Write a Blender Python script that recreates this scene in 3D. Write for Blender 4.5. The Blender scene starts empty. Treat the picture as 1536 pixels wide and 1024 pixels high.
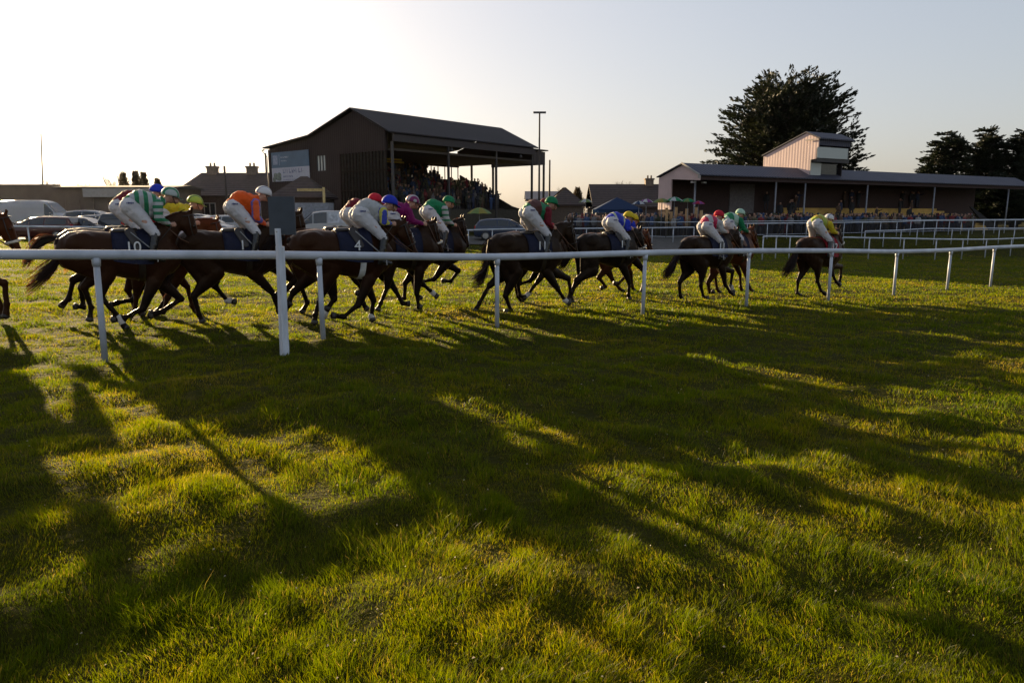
import bpy, math, random
import numpy as np
from mathutils import Vector, Matrix, noise

random.seed(11)
RNG = np.random.default_rng(7)
S = bpy.context.scene
COL = S.collection
PI = math.pi

# ------------------------------------------------------------------ camera
F = 1100.0
TH = math.atan(192 / F)
CT, ST = math.cos(TH), math.sin(TH)
EYE = Vector((0, 0, 1.75))
cd = bpy.data.cameras.new('camera')
cam = bpy.data.objects.new('camera', cd)
COL.objects.link(cam)
cam.location = EYE
cam.rotation_euler = (PI / 2 - TH, 0, 0)
cd.sensor_width = 36
cd.lens = 36 * F / 1536
cd.clip_end = 4000
cd.clip_start = .05
S.camera = cam

# ------------------------------------------------------------------ light
SUN_AZ = math.radians(-37.9)
SUN_EL = math.radians(11.7)
SDIR = Vector((math.sin(SUN_AZ) * math.cos(SUN_EL), math.cos(SUN_AZ) * math.cos(SUN_EL), math.sin(SUN_EL)))
sl = bpy.data.lights.new('sun', 'SUN')
sl.energy = 5.0
sl.angle = math.radians(.55)
sl.color = (1, .74, .42)
so = bpy.data.objects.new('sun', sl)
COL.objects.link(so)
so.rotation_euler = SDIR.to_track_quat('Z', 'Y').to_euler()
W = bpy.data.worlds.new('World')
S.world = W
W.use_nodes = True
nt = W.node_tree
sky = nt.nodes.new('ShaderNodeTexSky')
sky.sky_type = 'NISHITA'
sky.sun_disc = False
sky.sun_elevation = SUN_EL
sky.sun_rotation = SUN_AZ
sky.air_density = 1.0
sky.dust_density = 2.5
sky.ozone_density = 1.6
hsv = nt.nodes.new('ShaderNodeHueSaturation')
hsv.inputs['Saturation'].default_value = .9
gam = nt.nodes.new('ShaderNodeGamma')
gam.inputs[1].default_value = .5
nt.links.new(sky.outputs[0], gam.inputs[0])
nt.links.new(gam.outputs[0], hsv.inputs['Color'])
tin = nt.nodes.new('ShaderNodeMix')
tin.data_type = 'RGBA'
tin.blend_type = 'MULTIPLY'
tin.inputs[0].default_value = 1
tin.inputs[7].default_value = (1.03, 1.0, 1.035, 1)
nt.links.new(hsv.outputs[0], tin.inputs[6])
nt.links.new(tin.outputs[2], nt.nodes['Background'].inputs[0])
nt.nodes['Background'].inputs[1].default_value = .125
S.view_settings.view_transform = 'Standard'
S.view_settings.look = 'None'
S.view_settings.exposure = 1.5
S.view_settings.gamma = 1
S.cycles.max_bounces = 6
S.cycles.transparent_max_bounces = 6
S.cycles.diffuse_bounces = 2
S.cycles.transmission_bounces = 3


# ------------------------------------------------------------------ ground function
def sstep(t):
    t = np.clip(t, 0, 1)
    return t * t * (3 - 2 * t)


_wr = np.random.default_rng(3)
_W = []
for lam, amp in ((9, .026), (4.2, .012), (1.9, .012), (.95, .011), (.5, .0075)):
    for k in range(7):
        a = _wr.uniform(0, 2 * PI)
        l = lam * _wr.uniform(.75, 1.35)
        _W.append((math.cos(a) * 2 * PI / l, math.sin(a) * 2 * PI / l, _wr.uniform(0, 6.28), amp * .55, lam))


def gh(X, Y):
    X = np.asarray(X, float)
    Y = np.asarray(Y, float)
    Yc = np.clip(Y, -20, 140)
    Xc = np.clip(X, -45, 50)
    base = -.0112 * (Yc - 9) - .021 * (Xc + 4.9)
    st = 44 + .23 * np.clip(Xc, 0, 60)
    b = sstep((Yc - st) / 9)
    rise = np.clip((Yc - 48) * .022, 0, .5) * sstep((-Xc - 3) / 6)
    base = base * (1 - b) + rise * b
    near = np.clip(1 - (np.abs(Yc) - 8) / 30, 0, 1)
    near = near * np.clip(1 - (np.abs(Xc) - 14) / 20, 0, 1)
    n = 0
    for (kx, ky, ph, am, lam) in _W:
        n = n + am * np.sin(kx * X + ky * Y + ph)
    return base + n * near


def g1(x, y):
    return float(gh(x, y))


def ray(px, py):
    x = (px - 768) / F
    y = -(py - 512) / F
    return Vector((x, CT + y * ST, y * CT - ST))


def at(px, py, Y):
    d = ray(px, py)
    return EYE + d * (Y / d.y)


def G(px, py):
    """ground point seen at a photo position"""
    d = ray(px, py)
    t, st = 2.0, .5
    while t < 400:
        p = EYE + d * t
        if p.z < g1(p.x, p.y):
            lo, hi = t - st, t
            for _ in range(18):
                m = (lo + hi) / 2
                q = EYE + d * m
                if q.z < g1(q.x, q.y):
                    hi = m
                else:
                    lo = m
            q = EYE + d * hi
            return Vector((q.x, q.y, g1(q.x, q.y)))
        st = .02 * t + .1
        t += st
    p = at(px, py, 120)
    return Vector((p.x, p.y, g1(p.x, p.y)))


def onground(px, Y, sink=0.0):
    x = (px - 768) / F * Y * .985
    return Vector((x, Y, g1(x, Y) - sink))


# ------------------------------------------------------------------ materials
MATS = {}


def nmat(name):
    m = bpy.data.materials.new(name)
    m.use_nodes = True
    n = m.node_tree
    return m, n, n.nodes['Principled BSDF']


def M(name, col, rough=.6, metal=0.0, var=.25, scale=6.0, bump=.0, bscale=40.0, wave=None, spec=None, sheen=0, trans=0, stretch=None):
    """procedural material: base colour broken up by noise, optional bump and corrugation (axis, period, strength)"""
    if name in MATS:
        return MATS[name]
    m, n, b = nmat(name)
    L = n.links
    tc = n.nodes.new('ShaderNodeTexCoord')
    src = tc.outputs['Object']
    if stretch:
        mp = n.nodes.new('ShaderNodeMapping')
        mp.inputs['Scale'].default_value = stretch
        L.new(src, mp.inputs[0])
        src = mp.outputs[0]
    no = n.nodes.new('ShaderNodeTexNoise')
    no.inputs['Scale'].default_value = scale
    no.inputs['Detail'].default_value = 5
    L.new(src, no.inputs['Vector'])
    mr = n.nodes.new('ShaderNodeMapRange')
    mr.inputs[1].default_value = .3
    mr.inputs[2].default_value = .7
    mr.inputs[3].default_value = 1 - var
    mr.inputs[4].default_value = 1 + var
    L.new(no.outputs[0], mr.inputs[0])
    hv = n.nodes.new('ShaderNodeHueSaturation')
    hv.inputs['Color'].default_value = (*col, 1)
    L.new(mr.outputs[0], hv.inputs['Value'])
    L.new(hv.outputs[0], b.inputs['Base Color'])
    b.inputs['Roughness'].default_value = rough
    b.inputs['Metallic'].default_value = metal
    if spec is not None:
        b.inputs['Specular IOR Level'].default_value = spec
    if sheen:
        b.inputs['Sheen Weight'].default_value = sheen
        b.inputs['Sheen Roughness'].default_value = .4
    last = None
    if bump:
        n2 = n.nodes.new('ShaderNodeTexNoise')
        n2.inputs['Scale'].default_value = bscale
        n2.inputs['Detail'].default_value = 4
        L.new(tc.outputs['Object'], n2.inputs['Vector'])
        bp = n.nodes.new('ShaderNodeBump')
        bp.inputs['Strength'].default_value = bump
        bp.inputs['Distance'].default_value = .02
        L.new(n2.outputs[0], bp.inputs['Height'])
        L.new(bp.outputs[0], b.inputs['Normal'])
        last = bp
    if wave:
        ax, per, st = wave
        w = n.nodes.new('ShaderNodeTexWave')
        w.bands_direction = ax
        w.inputs['Scale'].default_value = 2 * PI / per / 20.0
        w.inputs['Distortion'].default_value = 0
        L.new(tc.outputs['Object'], w.inputs['Vector'])
        bp = n.nodes.new('ShaderNodeBump')
        bp.inputs['Strength'].default_value = st
        bp.inputs['Distance'].default_value = .05
        L.new(w.outputs['Fac'], bp.inputs['Height'])
        if last:
            L.new(last.outputs[0], bp.inputs['Normal'])
        L.new(bp.outputs[0], b.inputs['Normal'])
    if trans:
        t = n.nodes.new('ShaderNodeBsdfTranslucent')
        L.new(hv.outputs[0], t.inputs[0])
        mx = n.nodes.new('ShaderNodeMixShader')
        mx.inputs[0].default_value = trans
        L.new(b.outputs[0], mx.inputs[1])
        L.new(t.outputs[0], mx.inputs[2])
        L.new(mx.outputs[0], n.nodes['Material Output'].inputs[0])
    MATS[name] = m
    return m


def band_mat(name, c1, c2, axis, period, duty=.5, phase=0.0):
    """silk cloth in two colours, banded along one object axis"""
    if name in MATS:
        return MATS[name]
    m, n, b = nmat(name)
    L = n.links
    tc = n.nodes.new('ShaderNodeTexCoord')
    sx = n.nodes.new('ShaderNodeSeparateXYZ')
    L.new(tc.outputs['Object'], sx.inputs[0])
    a = n.nodes.new('ShaderNodeMath'); a.operation = 'MULTIPLY_ADD'
    a.inputs[1].default_value = 1 / period
    a.inputs[2].default_value = phase + 50
    L.new(sx.outputs['XYZ'.index(axis)], a.inputs[0])
    f = n.nodes.new('ShaderNodeMath'); f.operation = 'FRACT'
    L.new(a.outputs[0], f.inputs[0])
    g = n.nodes.new('ShaderNodeMath'); g.operation = 'GREATER_THAN'
    g.inputs[1].default_value = duty
    L.new(f.outputs[0], g.inputs[0])
    mx = n.nodes.new('ShaderNodeMix'); mx.data_type = 'RGBA'
    L.new(g.outputs[0], mx.inputs[0])
    mx.inputs[6].default_value = (*c1, 1)
    mx.inputs[7].default_value = (*c2, 1)
    L.new(mx.outputs[2], b.inputs['Base Color'])
    b.inputs['Roughness'].default_value = .55
    t = n.nodes.new('ShaderNodeBsdfTranslucent')
    L.new(mx.outputs[2], t.inputs[0])
    ms = n.nodes.new('ShaderNodeMixShader')
    ms.inputs[0].default_value = .2
    L.new(b.outputs[0], ms.inputs[1])
    L.new(t.outputs[0], ms.inputs[2])
    cl = n.nodes.new('ShaderNodeTexNoise'); cl.inputs['Scale'].default_value = 14
    L.new(tc.outputs['Object'], cl.inputs[0])
    bp = n.nodes.new('ShaderNodeBump'); bp.inputs['Strength'].default_value = .5; bp.inputs['Distance'].default_value = .03
    L.new(cl.outputs[0], bp.inputs['Height'])
    L.new(bp.outputs[0], b.inputs['Normal'])
    L.new(ms.outputs[0], n.nodes['Material Output'].inputs[0])
    MATS[name] = m
    return m


def cloth(name, col):
    return M(name, col, rough=.65, var=.12, scale=9, bump=1.0, bscale=11, trans=.2, spec=.2)


def leaf_mat(name, a, b_, tr=.45, tcol=None, sc=.6):
    """foliage: colour varies from clump to clump, light passes through"""
    m, n, p = nmat(name)
    L = n.links
    tc = n.nodes.new('ShaderNodeTexCoord')
    no = n.nodes.new('ShaderNodeTexNoise')
    no.inputs['Scale'].default_value = sc
    no.inputs['Detail'].default_value = 6
    L.new(tc.outputs['Object'], no.inputs['Vector'])
    r = n.nodes.new('ShaderNodeValToRGB')
    r.color_ramp.elements[0].position = .35
    r.color_ramp.elements[1].position = .65
    r.color_ramp.elements[0].color = (*a, 1)
    r.color_ramp.elements[1].color = (*b_, 1)
    L.new(no.outputs[0], r.inputs[0])
    L.new(r.outputs[0], p.inputs['Base Color'])
    p.inputs['Roughness'].default_value = .6
    p.inputs['Specular IOR Level'].default_value = .25
    t = n.nodes.new('ShaderNodeBsdfTranslucent')
    if tcol:
        t.inputs[0].default_value = (*tcol, 1)
    else:
        L.new(r.outputs[0], t.inputs[0])
    ms = n.nodes.new('ShaderNodeMixShader')
    ms.inputs[0].default_value = tr
    L.new(p.outputs[0], ms.inputs[1])
    L.new(t.outputs[0], ms.inputs[2])
    L.new(ms.outputs[0], n.nodes['Material Output'].inputs[0])
    return m


# ------------------------------------------------------------------ mesh building
class MB:
    def __init__(s):
        s.v = []
        s.f = []
        s.m = []

    def add(s, vs, fs, mi=0):
        o = len(s.v)
        s.v.extend(tuple(x) for x in vs)
        s.f.extend(tuple(i + o for i in q) for q in fs)
        s.m.extend([mi] * len(fs))

    def box(s, c, d, mi=0, rz=0.0, M4=None):
        hx, hy, hz = d[0] / 2, d[1] / 2, d[2] / 2
        vs = [Vector((x, y, z)) for x in (-hx, hx) for y in (-hy, hy) for z in (-hz, hz)]
        if rz:
            R = Matrix.Rotation(rz, 3, 'Z')
            vs = [R @ v for v in vs]
        if M4 is not None:
            vs = [M4 @ v for v in vs]
        vs = [v + Vector(c) for v in vs]
        s.add(vs, [(0, 1, 3, 2), (4, 6, 7, 5), (0, 4, 5, 1), (2, 3, 7, 6), (0, 2, 6, 4), (1, 5, 7, 3)], mi)

    def box2(s, a, b, mi=0):
        s.box([(a[i] + b[i]) / 2 for i in range(3)], [abs(b[i] - a[i]) for i in range(3)], mi)

    def cyl(s, p0, p1, r0, r1=None, n=10, mi=0, caps=True, ys=1.0):
        p0, p1 = Vector(p0), Vector(p1)
        r1 = r0 if r1 is None else r1
        d = p1 - p0
        if d.length < 1e-6:
            return
        q = d.to_track_quat('Z', 'Y')
        vs = []
        for p, r in ((p0, r0), (p1, r1)):
            for k in range(n):
                a = 2 * PI * k / n
                o = q @ Vector((math.cos(a) * r, math.sin(a) * r, 0))
                if ys != 1.0:
                    o.y *= ys
                vs.append(p + o)
        fs = [(k, (k + 1) % n, n + (k + 1) % n, n + k) for k in range(n)]
        if caps:
            fs += [tuple(range(n - 1, -1, -1)), tuple(range(n, 2 * n))]
        s.add(vs, fs, mi)

    def tube(s, pts, r, n=8, mi=0):
        pts = [Vector(p) for p in pts]
        rs = r if isinstance(r, (list, tuple)) else [r] * len(pts)
        vs = []
        for i, p in enumerate(pts):
            a = pts[max(i - 1, 0)]
            b = pts[min(i + 1, len(pts) - 1)]
            d = (b - a).normalized()
            up = Vector((0, 0, 1)) if abs(d.z) < .95 else Vector((1, 0, 0))
            e1 = d.cross(up).normalized()
            e2 = e1.cross(d)
            for k in range(n):
                t = 2 * PI * k / n
                vs.append(p + (e1 * math.cos(t) + e2 * math.sin(t)) * rs[i])
        fs = []
        for i in range(len(pts) - 1):
            for k in range(n):
                fs.append((i * n + k, i * n + (k + 1) % n, (i + 1) * n + (k + 1) % n, (i + 1) * n + k))
        fs.append(tuple(range(n - 1, -1, -1)))
        fs.append(tuple(range((len(pts) - 1) * n, len(pts) * n)))
        s.add(vs, fs, mi)

    def ell(s, c, r, n=14, m=9, mi=0, rot=None):
        c = Vector(c)
        vs = []
        for i in range(1, m):
            t = PI * i / m
            for k in range(n):
                a = 2 * PI * k / n
                o = Vector((math.sin(t) * math.cos(a) * r[0], math.sin(t) * math.sin(a) * r[1], math.cos(t) * r[2]))
                if rot is not None:
                    o = rot @ o
                vs.append(c + o)
        tp, bt = Vector((0, 0, r[2])), Vector((0, 0, -r[2]))
        if rot is not None:
            tp, bt = rot @ tp, rot @ bt
        vs += [c + tp, c + bt]
        N = len(vs)
        fs = []
        for i in range(m - 2):
            for k in range(n):
                fs.append((i * n + k, (i + 1) * n + k, (i + 1) * n + (k + 1) % n, i * n + (k + 1) % n))
        for k in range(n):
            fs.append((N - 2, k, (k + 1) % n))
            fs.append((N - 1, (m - 2) * n + (k + 1) % n, (m - 2) * n + k))
        s.add(vs, fs, mi)

    def loft(s, secs, n=20, mi=0):
        """sections (x, z, half height, half width, nx, nz): rings normal to (nx,0,nz)"""
        vs = []
        for (x, z, rz, ry, tx, tz) in secs:
            l = math.hypot(tx, tz)
            ux, uz = -tz / l, tx / l
            for k in range(n):
                a = 2 * PI * k / n
                h, w = math.cos(a) * rz, math.sin(a) * ry
                vs.append((x + ux * h, w, z + uz * h))
        fs = []
        for i in range(len(secs) - 1):
            for k in range(n):
                fs.append((i * n + k, i * n + (k + 1) % n, (i + 1) * n + (k + 1) % n, (i + 1) * n + k))
        fs.append(tuple(range(n - 1, -1, -1)))
        fs.append(tuple(range((len(secs) - 1) * n, len(secs) * n)))
        s.add(vs, fs, mi)

    def prism(s, poly, a, b, fn, mi=0):
        """poly of 2D points extruded between parameters a and b; fn(p, t) gives 3D"""
        n = len(poly)
        vs = [fn(p, a) for p in poly] + [fn(p, b) for p in poly]
        fs = [tuple(range(n)), tuple(range(2 * n - 1, n - 1, -1))]
        fs += [(k, (k + 1) % n, n + (k + 1) % n, n + k) for k in range(n)]
        s.add(vs, fs, mi)

    def mesh(s, name, mats=(), smooth=False):
        me = bpy.data.meshes.new(name)
        me.from_pydata(s.v, [], s.f)
        for m in mats:
            me.materials.append(m)
        if len(mats) > 1:
            me.polygons.foreach_set('material_index', s.m)
        if smooth:
            me.polygons.foreach_set('use_smooth', [True] * len(me.polygons))
        me.update()
        return me

    def build(s, name, mats, parent=None, smooth=False):
        if not isinstance(mats, (list, tuple)):
            mats = [mats]
        return link(name, s.mesh(name, mats, smooth), parent)


def link(name, data, parent=None):
    o = bpy.data.objects.new(name, data)
    COL.objects.link(o)
    if parent is not None:
        o.parent = parent
    return o


def tag(o, label=None, cat=None, group=None, kind=None):
    if label: o['label'] = label
    if cat: o['category'] = cat
    if group: o['group'] = group
    if kind: o['kind'] = kind
    return o


def thing(name, loc, rz=0.0, label=None, cat=None, group=None):
    o = link(name, None)
    o.empty_display_size = .2
    o.location = loc
    o.rotation_euler = (0, 0, rz)
    return tag(o, label, cat, group)


def remesh(mb, name, mats, voxel=.02, smooth=5, fold=None):
    """one continuous skin grown over overlapping volumes"""
    me = mb.mesh(name + '_src')
    t = bpy.data.objects.new('tmp', me)
    COL.objects.link(t)
    a = t.modifiers.new('r', 'REMESH')
    a.mode = 'VOXEL'
    a.voxel_size = voxel
    if smooth:
        b = t.modifiers.new('s', 'SMOOTH')
        b.factor = .5
        b.iterations = smooth
    dg = bpy.context.evaluated_depsgraph_get()
    dg.update()
    out = bpy.data.meshes.new_from_object(t.evaluated_get(dg))
    bpy.data.objects.remove(t)
    bpy.data.meshes.remove(me)
    out.name = name
    if fold:                       # creases of cloth or muscle relief, along the vertex normals
        amp, fx, fy, fz = fold
        nv = len(out.vertices)
        co = np.empty(nv * 3, np.float32); out.vertices.foreach_get('co', co)
        no = np.empty(nv * 3, np.float32); out.vertices.foreach_get('normal', no)
        co = co.reshape(-1, 3); no = no.reshape(-1, 3)
        k = np.array([noise.noise((c[0] * fx, c[1] * fy, c[2] * fz)) for c in co.tolist()])
        k2 = np.array([noise.noise((c[0] * fx * 2.3 + 9, c[1] * fy * 2.3, c[2] * fz * 2.3)) for c in co.tolist()])
        co = co + no * (amp * ((1 - 2 * np.abs(k)) * .8 + k2 * .6))[:, None]
        out.vertices.foreach_set('co', co.astype(np.float32).ravel())
    out.materials.clear()
    for m in (mats if isinstance(mats, (list, tuple)) else [mats]):
        out.materials.append(m)
    out.polygons.foreach_set('use_smooth', [True] * len(out.polygons))
    out.update()
    return out


# ------------------------------------------------------------------ ground, road, sky surroundings
def grid_mesh(name, xs, ys, zoff=0.0, fn=gh):
    X, Y = np.meshgrid(xs, ys)
    Z = fn(X, Y) + zoff
    nx, ny = len(xs), len(ys)
    co = np.stack([X, Y, Z], -1).reshape(-1, 3).astype(np.float32)
    i = np.arange(nx - 1)[None, :] + (np.arange(ny - 1) * nx)[:, None]
    q = np.stack([i, i + 1, i + 1 + nx, i + nx], -1).reshape(-1, 4).astype(np.int32)
    me = bpy.data.meshes.new(name)
    me.vertices.add(len(co)); me.vertices.foreach_set('co', co.ravel())
    me.loops.add(q.size); me.loops.foreach_set('vertex_index', q.ravel())
    me.polygons.add(len(q)); me.polygons.foreach_set('loop_start', np.arange(0, q.size, 4, dtype=np.int32))
    me.polygons.foreach_set('use_smooth', np.ones(len(q), bool))
    me.update(); me.validate()
    return me


t = np.linspace(-1, 1, 361)
xs = np.sinh(t * 5.2) / math.sinh(5.2) * 900
t = np.linspace(0, 1, 420)
ys = np.concatenate([np.linspace(-300, -12, 12), np.linspace(-10, .5, 8), 1 + (np.exp(t * 4.6) - 1) / (math.exp(4.6) - 1) * 1100])


def soil_mat():
    m, n, b = nmat('turf_soil')
    L = n.links
    tc = n.nodes.new('ShaderNodeTexCoord')
    n1 = n.nodes.new('ShaderNodeTexNoise'); n1.inputs['Scale'].default_value = .55; n1.inputs['Detail'].default_value = 8
    n2 = n.nodes.new('ShaderNodeTexNoise'); n2.inputs['Scale'].default_value = 9; n2.inputs['Detail'].default_value = 6
    L.new(tc.outputs['Object'], n1.inputs[0]); L.new(tc.outputs['Object'], n2.inputs[0])
    r = n.nodes.new('ShaderNodeValToRGB')
    e = r.color_ramp.elements
    e[0].position = .3; e[0].color = (.016, .016, .0015, 1)
    e[1].position = .7; e[1].color = (.052, .040, .004, 1)
    k = e.new(.52); k.color = (.030, .029, .0018, 1)
    mx = n.nodes.new('ShaderNodeMix'); mx.data_type = 'FLOAT'; mx.inputs[0].default_value = .55
    L.new(n1.outputs[0], mx.inputs[2]); L.new(n2.outputs[0], mx.inputs[3])
    L.new(mx.outputs[0], r.inputs[0])
    L.new(r.outputs[0], b.inputs['Base Color'])
    b.inputs['Roughness'].default_value = .95
    b.inputs['Specular IOR Level'].default_value = .05
    bp = n.nodes.new('ShaderNodeBump'); bp.inputs['Strength'].default_value = .9; bp.inputs['Distance'].default_value = .06
    L.new(n2.outputs[0], bp.inputs['Height']); L.new(bp.outputs[0], b.inputs['Normal'])
    return m


gm = grid_mesh('ground', xs, ys)
gm.materials.append(soil_mat())
tag(link('ground', gm), 'uneven racecourse turf running to the horizon', kind='structure')


def strip(name, mat, p0, p1, half, zoff, label):
    """a road lying on the ground between two plan points"""
    a, b = Vector(p0), Vector(p1)
    d = (b - a)
    n = Vector((-d.y, d.x)).normalized()
    mb = MB()
    N = 70
    K = 7
    vs = []
    for i in range(N + 1):
        c = a + d * (i / N)
        for k in range(K):
            q = c + n * half * (2 * k / (K - 1) - 1)
            vs.append((q.x, q.y, g1(q.x, q.y) + zoff))
    fs = [(i * K + k, (i + 1) * K + k, (i + 1) * K + k + 1, i * K + k + 1) for i in range(N) for k in range(K - 1)]
    mb.add(vs, fs)
    return tag(mb.build(name, mat), label, kind='structure')


tarmac = M('tarmac', (.055, .05, .045), rough=.85, var=.3, scale=3, bump=.4, bscale=60)
strip('road', tarmac, (-90, 50), (14, 52.5), 4.0, .05, 'grey tarmac service road where the cars are parked')

# ------------------------------------------------------------------ grass blades
def make_grass(N, y0, y1, seed, name, hmul=1.0, label=''):
    r = np.random.default_rng(seed)
    NC = N // 20
    CY = y0 * (y1 / y0) ** r.random(NC)
    CX = (r.random(NC) * 2 - 1) * (CY * .74 + .6)
    ci = r.integers(0, NC, N)
    sp = .016 + .008 * CY[ci] + .05 * r.random(NC)[ci] ** 2
    ox, oy = r.normal(0, 1, N), r.normal(0, 1, N)
    X = CX[ci] + ox * sp
    Y = CY[ci] + oy * sp
    splay = np.arctan2(oy, ox)
    hsh = r.random(NC)[ci]
    hs2 = r.random(NC)[ci]
    Z = gh(X, Y)
    keep = Y > 1.4
    st = 44 + .23 * np.clip(X, 0, 60)
    keep &= ~((Y > 45.8 - (X + 90) * -.024) & (Y < 54.0 + (X + 90) * .024 + 2) & (X < 15))
    keep &= Y < st + 8
    X, Y, Z, hsh, hs2, splay = X[keep], Y[keep], Z[keep], hsh[keep], hs2[keep], splay[keep]
    n = len(X)
    # slow variation of length: worn and lush patches
    lush = np.zeros(n)
    for k in range(16):
        a = r.uniform(0, 6.28); l = r.choice((.28, .45, .8, 1.5, 3.0)) * r.uniform(.8, 1.2)
        lush += np.sin((X * math.cos(a) + Y * math.sin(a)) * 6.28 / l + r.uniform(0, 6.28))
    lush = np.clip(.5 + lush / 9, 0, 1)
    flow = np.zeros(n)
    for k in range(6):
        a = r.uniform(0, 6.28); l = r.uniform(.5, 2.5)
        flow += 1.1 * np.sin((X * math.cos(a) + Y * math.sin(a)) * 6.28 / l + r.uniform(0, 6.28))
    H = (.014 + .056 * lush ** 1.7 + .026 * hsh) * r.uniform(.4, 1.25, n) * hmul * .86
    H *= np.where(r.random(n) < .02, 1.7, 1.0)
    H *= np.clip(1.05 - (Y - 4) / 40, .75, 1.0)
    Wd = np.maximum(.0022, .00062 * Y) * r.uniform(.7, 1.3, n)
    az = r.uniform(0, 2 * PI, n)
    lean_a = np.where(hs2 < .55, flow, splay) + r.normal(0, .6, n)
    lean = H * r.uniform(.1, .9, n)
    dx, dy = np.cos(az) * Wd / 2, np.sin(az) * Wd / 2
    lx, ly = np.cos(lean_a) * lean, np.sin(lean_a) * lean
    Z0 = Z - .006
    P = np.empty((n, 5, 3), np.float32)
    P[:, 0] = np.stack([X - dx, Y - dy, Z0], -1)
    P[:, 1] = np.stack([X + dx, Y + dy, Z0], -1)
    P[:, 2] = np.stack([X + lx * .35 + dx * .8, Y + ly * .35 + dy * .8, Z0 + H * .6], -1)
    P[:, 3] = np.stack([X + lx * .35 - dx * .8, Y + ly * .35 - dy * .8, Z0 + H * .6], -1)
    P[:, 4] = np.stack([X + lx, Y + ly, Z0 + H], -1)
    base = (np.arange(n) * 5)[:, None]
    loops = (base + np.array([0, 1, 2, 3, 3, 2, 4])[None, :]).astype(np.int32).ravel()
    ls = ((np.arange(n) * 7)[:, None] + np.array([0, 4])[None, :]).astype(np.int32).ravel()
    me = bpy.data.meshes.new(name)
    me.vertices.add(n * 5); me.vertices.foreach_set('co', P.ravel())
    me.loops.add(n * 7); me.loops.foreach_set('vertex_index', loops)
    me.polygons.add(n * 2); me.polygons.foreach_set('loop_start', ls)
    tint = r.random(n) * .45 + .22 * (1 - lush) + .28 * hsh
    tint = np.where(r.random(n) < .05, 1.4, tint)
    at_ = me.attributes.new('tint', 'FLOAT', 'POINT')
    at_.data.foreach_set('value', np.repeat(tint, 5).astype(np.float32))
    me.update()
    me.materials.append(GRASS)
    return tag(link(name, me), label, kind='stuff', cat='grass')


def grass_mat():
    m, n, p = nmat('grass_blade')
    L = n.links
    at_ = n.nodes.new('ShaderNodeAttribute'); at_.attribute_name = 'tint'
    tc = n.nodes.new('ShaderNodeTexCoord')
    no = n.nodes.new('ShaderNodeTexNoise'); no.inputs['Scale'].default_value = .5; no.inputs['Detail'].default_value = 5
    L.new(tc.outputs['Object'], no.inputs[0])
    ad = n.nodes.new('ShaderNodeMath'); ad.operation = 'MULTIPLY_ADD'
    ad.inputs[1].default_value = 1.6; ad.inputs[2].default_value = -.8
    L.new(no.outputs[0], ad.inputs[0])
    sm = n.nodes.new('ShaderNodeMath'); sm.operation = 'ADD'
    L.new(ad.outputs[0], sm.inputs[0]); L.new(at_.outputs['Fac'], sm.inputs[1])
    r = n.nodes.new('ShaderNodeValToRGB')
    e = r.color_ramp.elements
    e[0].position = .05; e[0].color = (.024, .037, .0016, 1)
    e[1].position = .97; e[1].color = (.105, .078, .020, 1)
    k = e.new(.5); k.color = (.043, .052, .0016, 1)
    k = e.new(.82); k.color = (.070, .060, .003, 1)
    L.new(sm.outputs[0], r.inputs[0])
    dk = n.nodes.new('ShaderNodeHueSaturation')
    dk.inputs['Value'].default_value = .45
    L.new(r.outputs[0], dk.inputs['Color'])
    L.new(dk.outputs[0], p.inputs['Base Color'])
    p.inputs['Roughness'].default_value = .45
    p.inputs['Specular IOR Level'].default_value = .14
    t = n.nodes.new('ShaderNodeBsdfTranslucent')
    hv = n.nodes.new('ShaderNodeHueSaturation')
    hv.inputs['Value'].default_value = 5.2
    hv.inputs['Saturation'].default_value = 1.1
    L.new(r.outputs[0], hv.inputs['Color'])
    L.new(hv.outputs[0], t.inputs[0])
    ms = n.nodes.new('ShaderNodeMixShader'); ms.inputs[0].default_value = .5
    L.new(p.outputs[0], ms.inputs[1]); L.new(t.outputs[0], ms.inputs[2])
    L.new(ms.outputs[0], n.nodes['Material Output'].inputs[0])
    return m


GRASS = grass_mat()
make_grass(620000, 2.0, 13, 5, 'grass', 1.0, 'long winter grass lit from behind, in the near half of the field')
make_grass(560000, 13, 62, 9, 'grass', 1.35, 'shorter grass of the track beyond the white rail')
mb = MB()
for k in range(420):
    y = 2.4 * (12 / 2.4) ** random.random()
    x = random.uniform(-.7, .7) * y
    z = g1(x, y) + random.uniform(.02, .07)
    s_ = random.uniform(.0022, .005) * (1 + y / 12)
    a = random.uniform(0, 6.28)
    vs = [(x + math.cos(a + b) * s_ * c, y + math.sin(a + b) * s_ * c, z + math.sin(b * 1.3) * s_ * .7) for b, c in ((0, 1.4), (1.6, .7), (3.14, 1.3), (4.7, .8))]
    mb.add(vs, [(0, 1, 2, 3)])
tag(mb.build('fallen_leaves', M('pale_leaf', (.5, .42, .3), rough=.5, trans=.4)), 'tiny pale fallen leaves and seed heads caught in the grass', 'leaves', kind='stuff')


# ------------------------------------------------------------------ rails
pvc = M('white_pvc', (.46, .48, .53), rough=.42, var=.22, scale=2.2, spec=.5)
pvc_old = M('weathered_white_paint', (.5, .52, .56), rough=.55, var=.18, scale=2.5)


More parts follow.
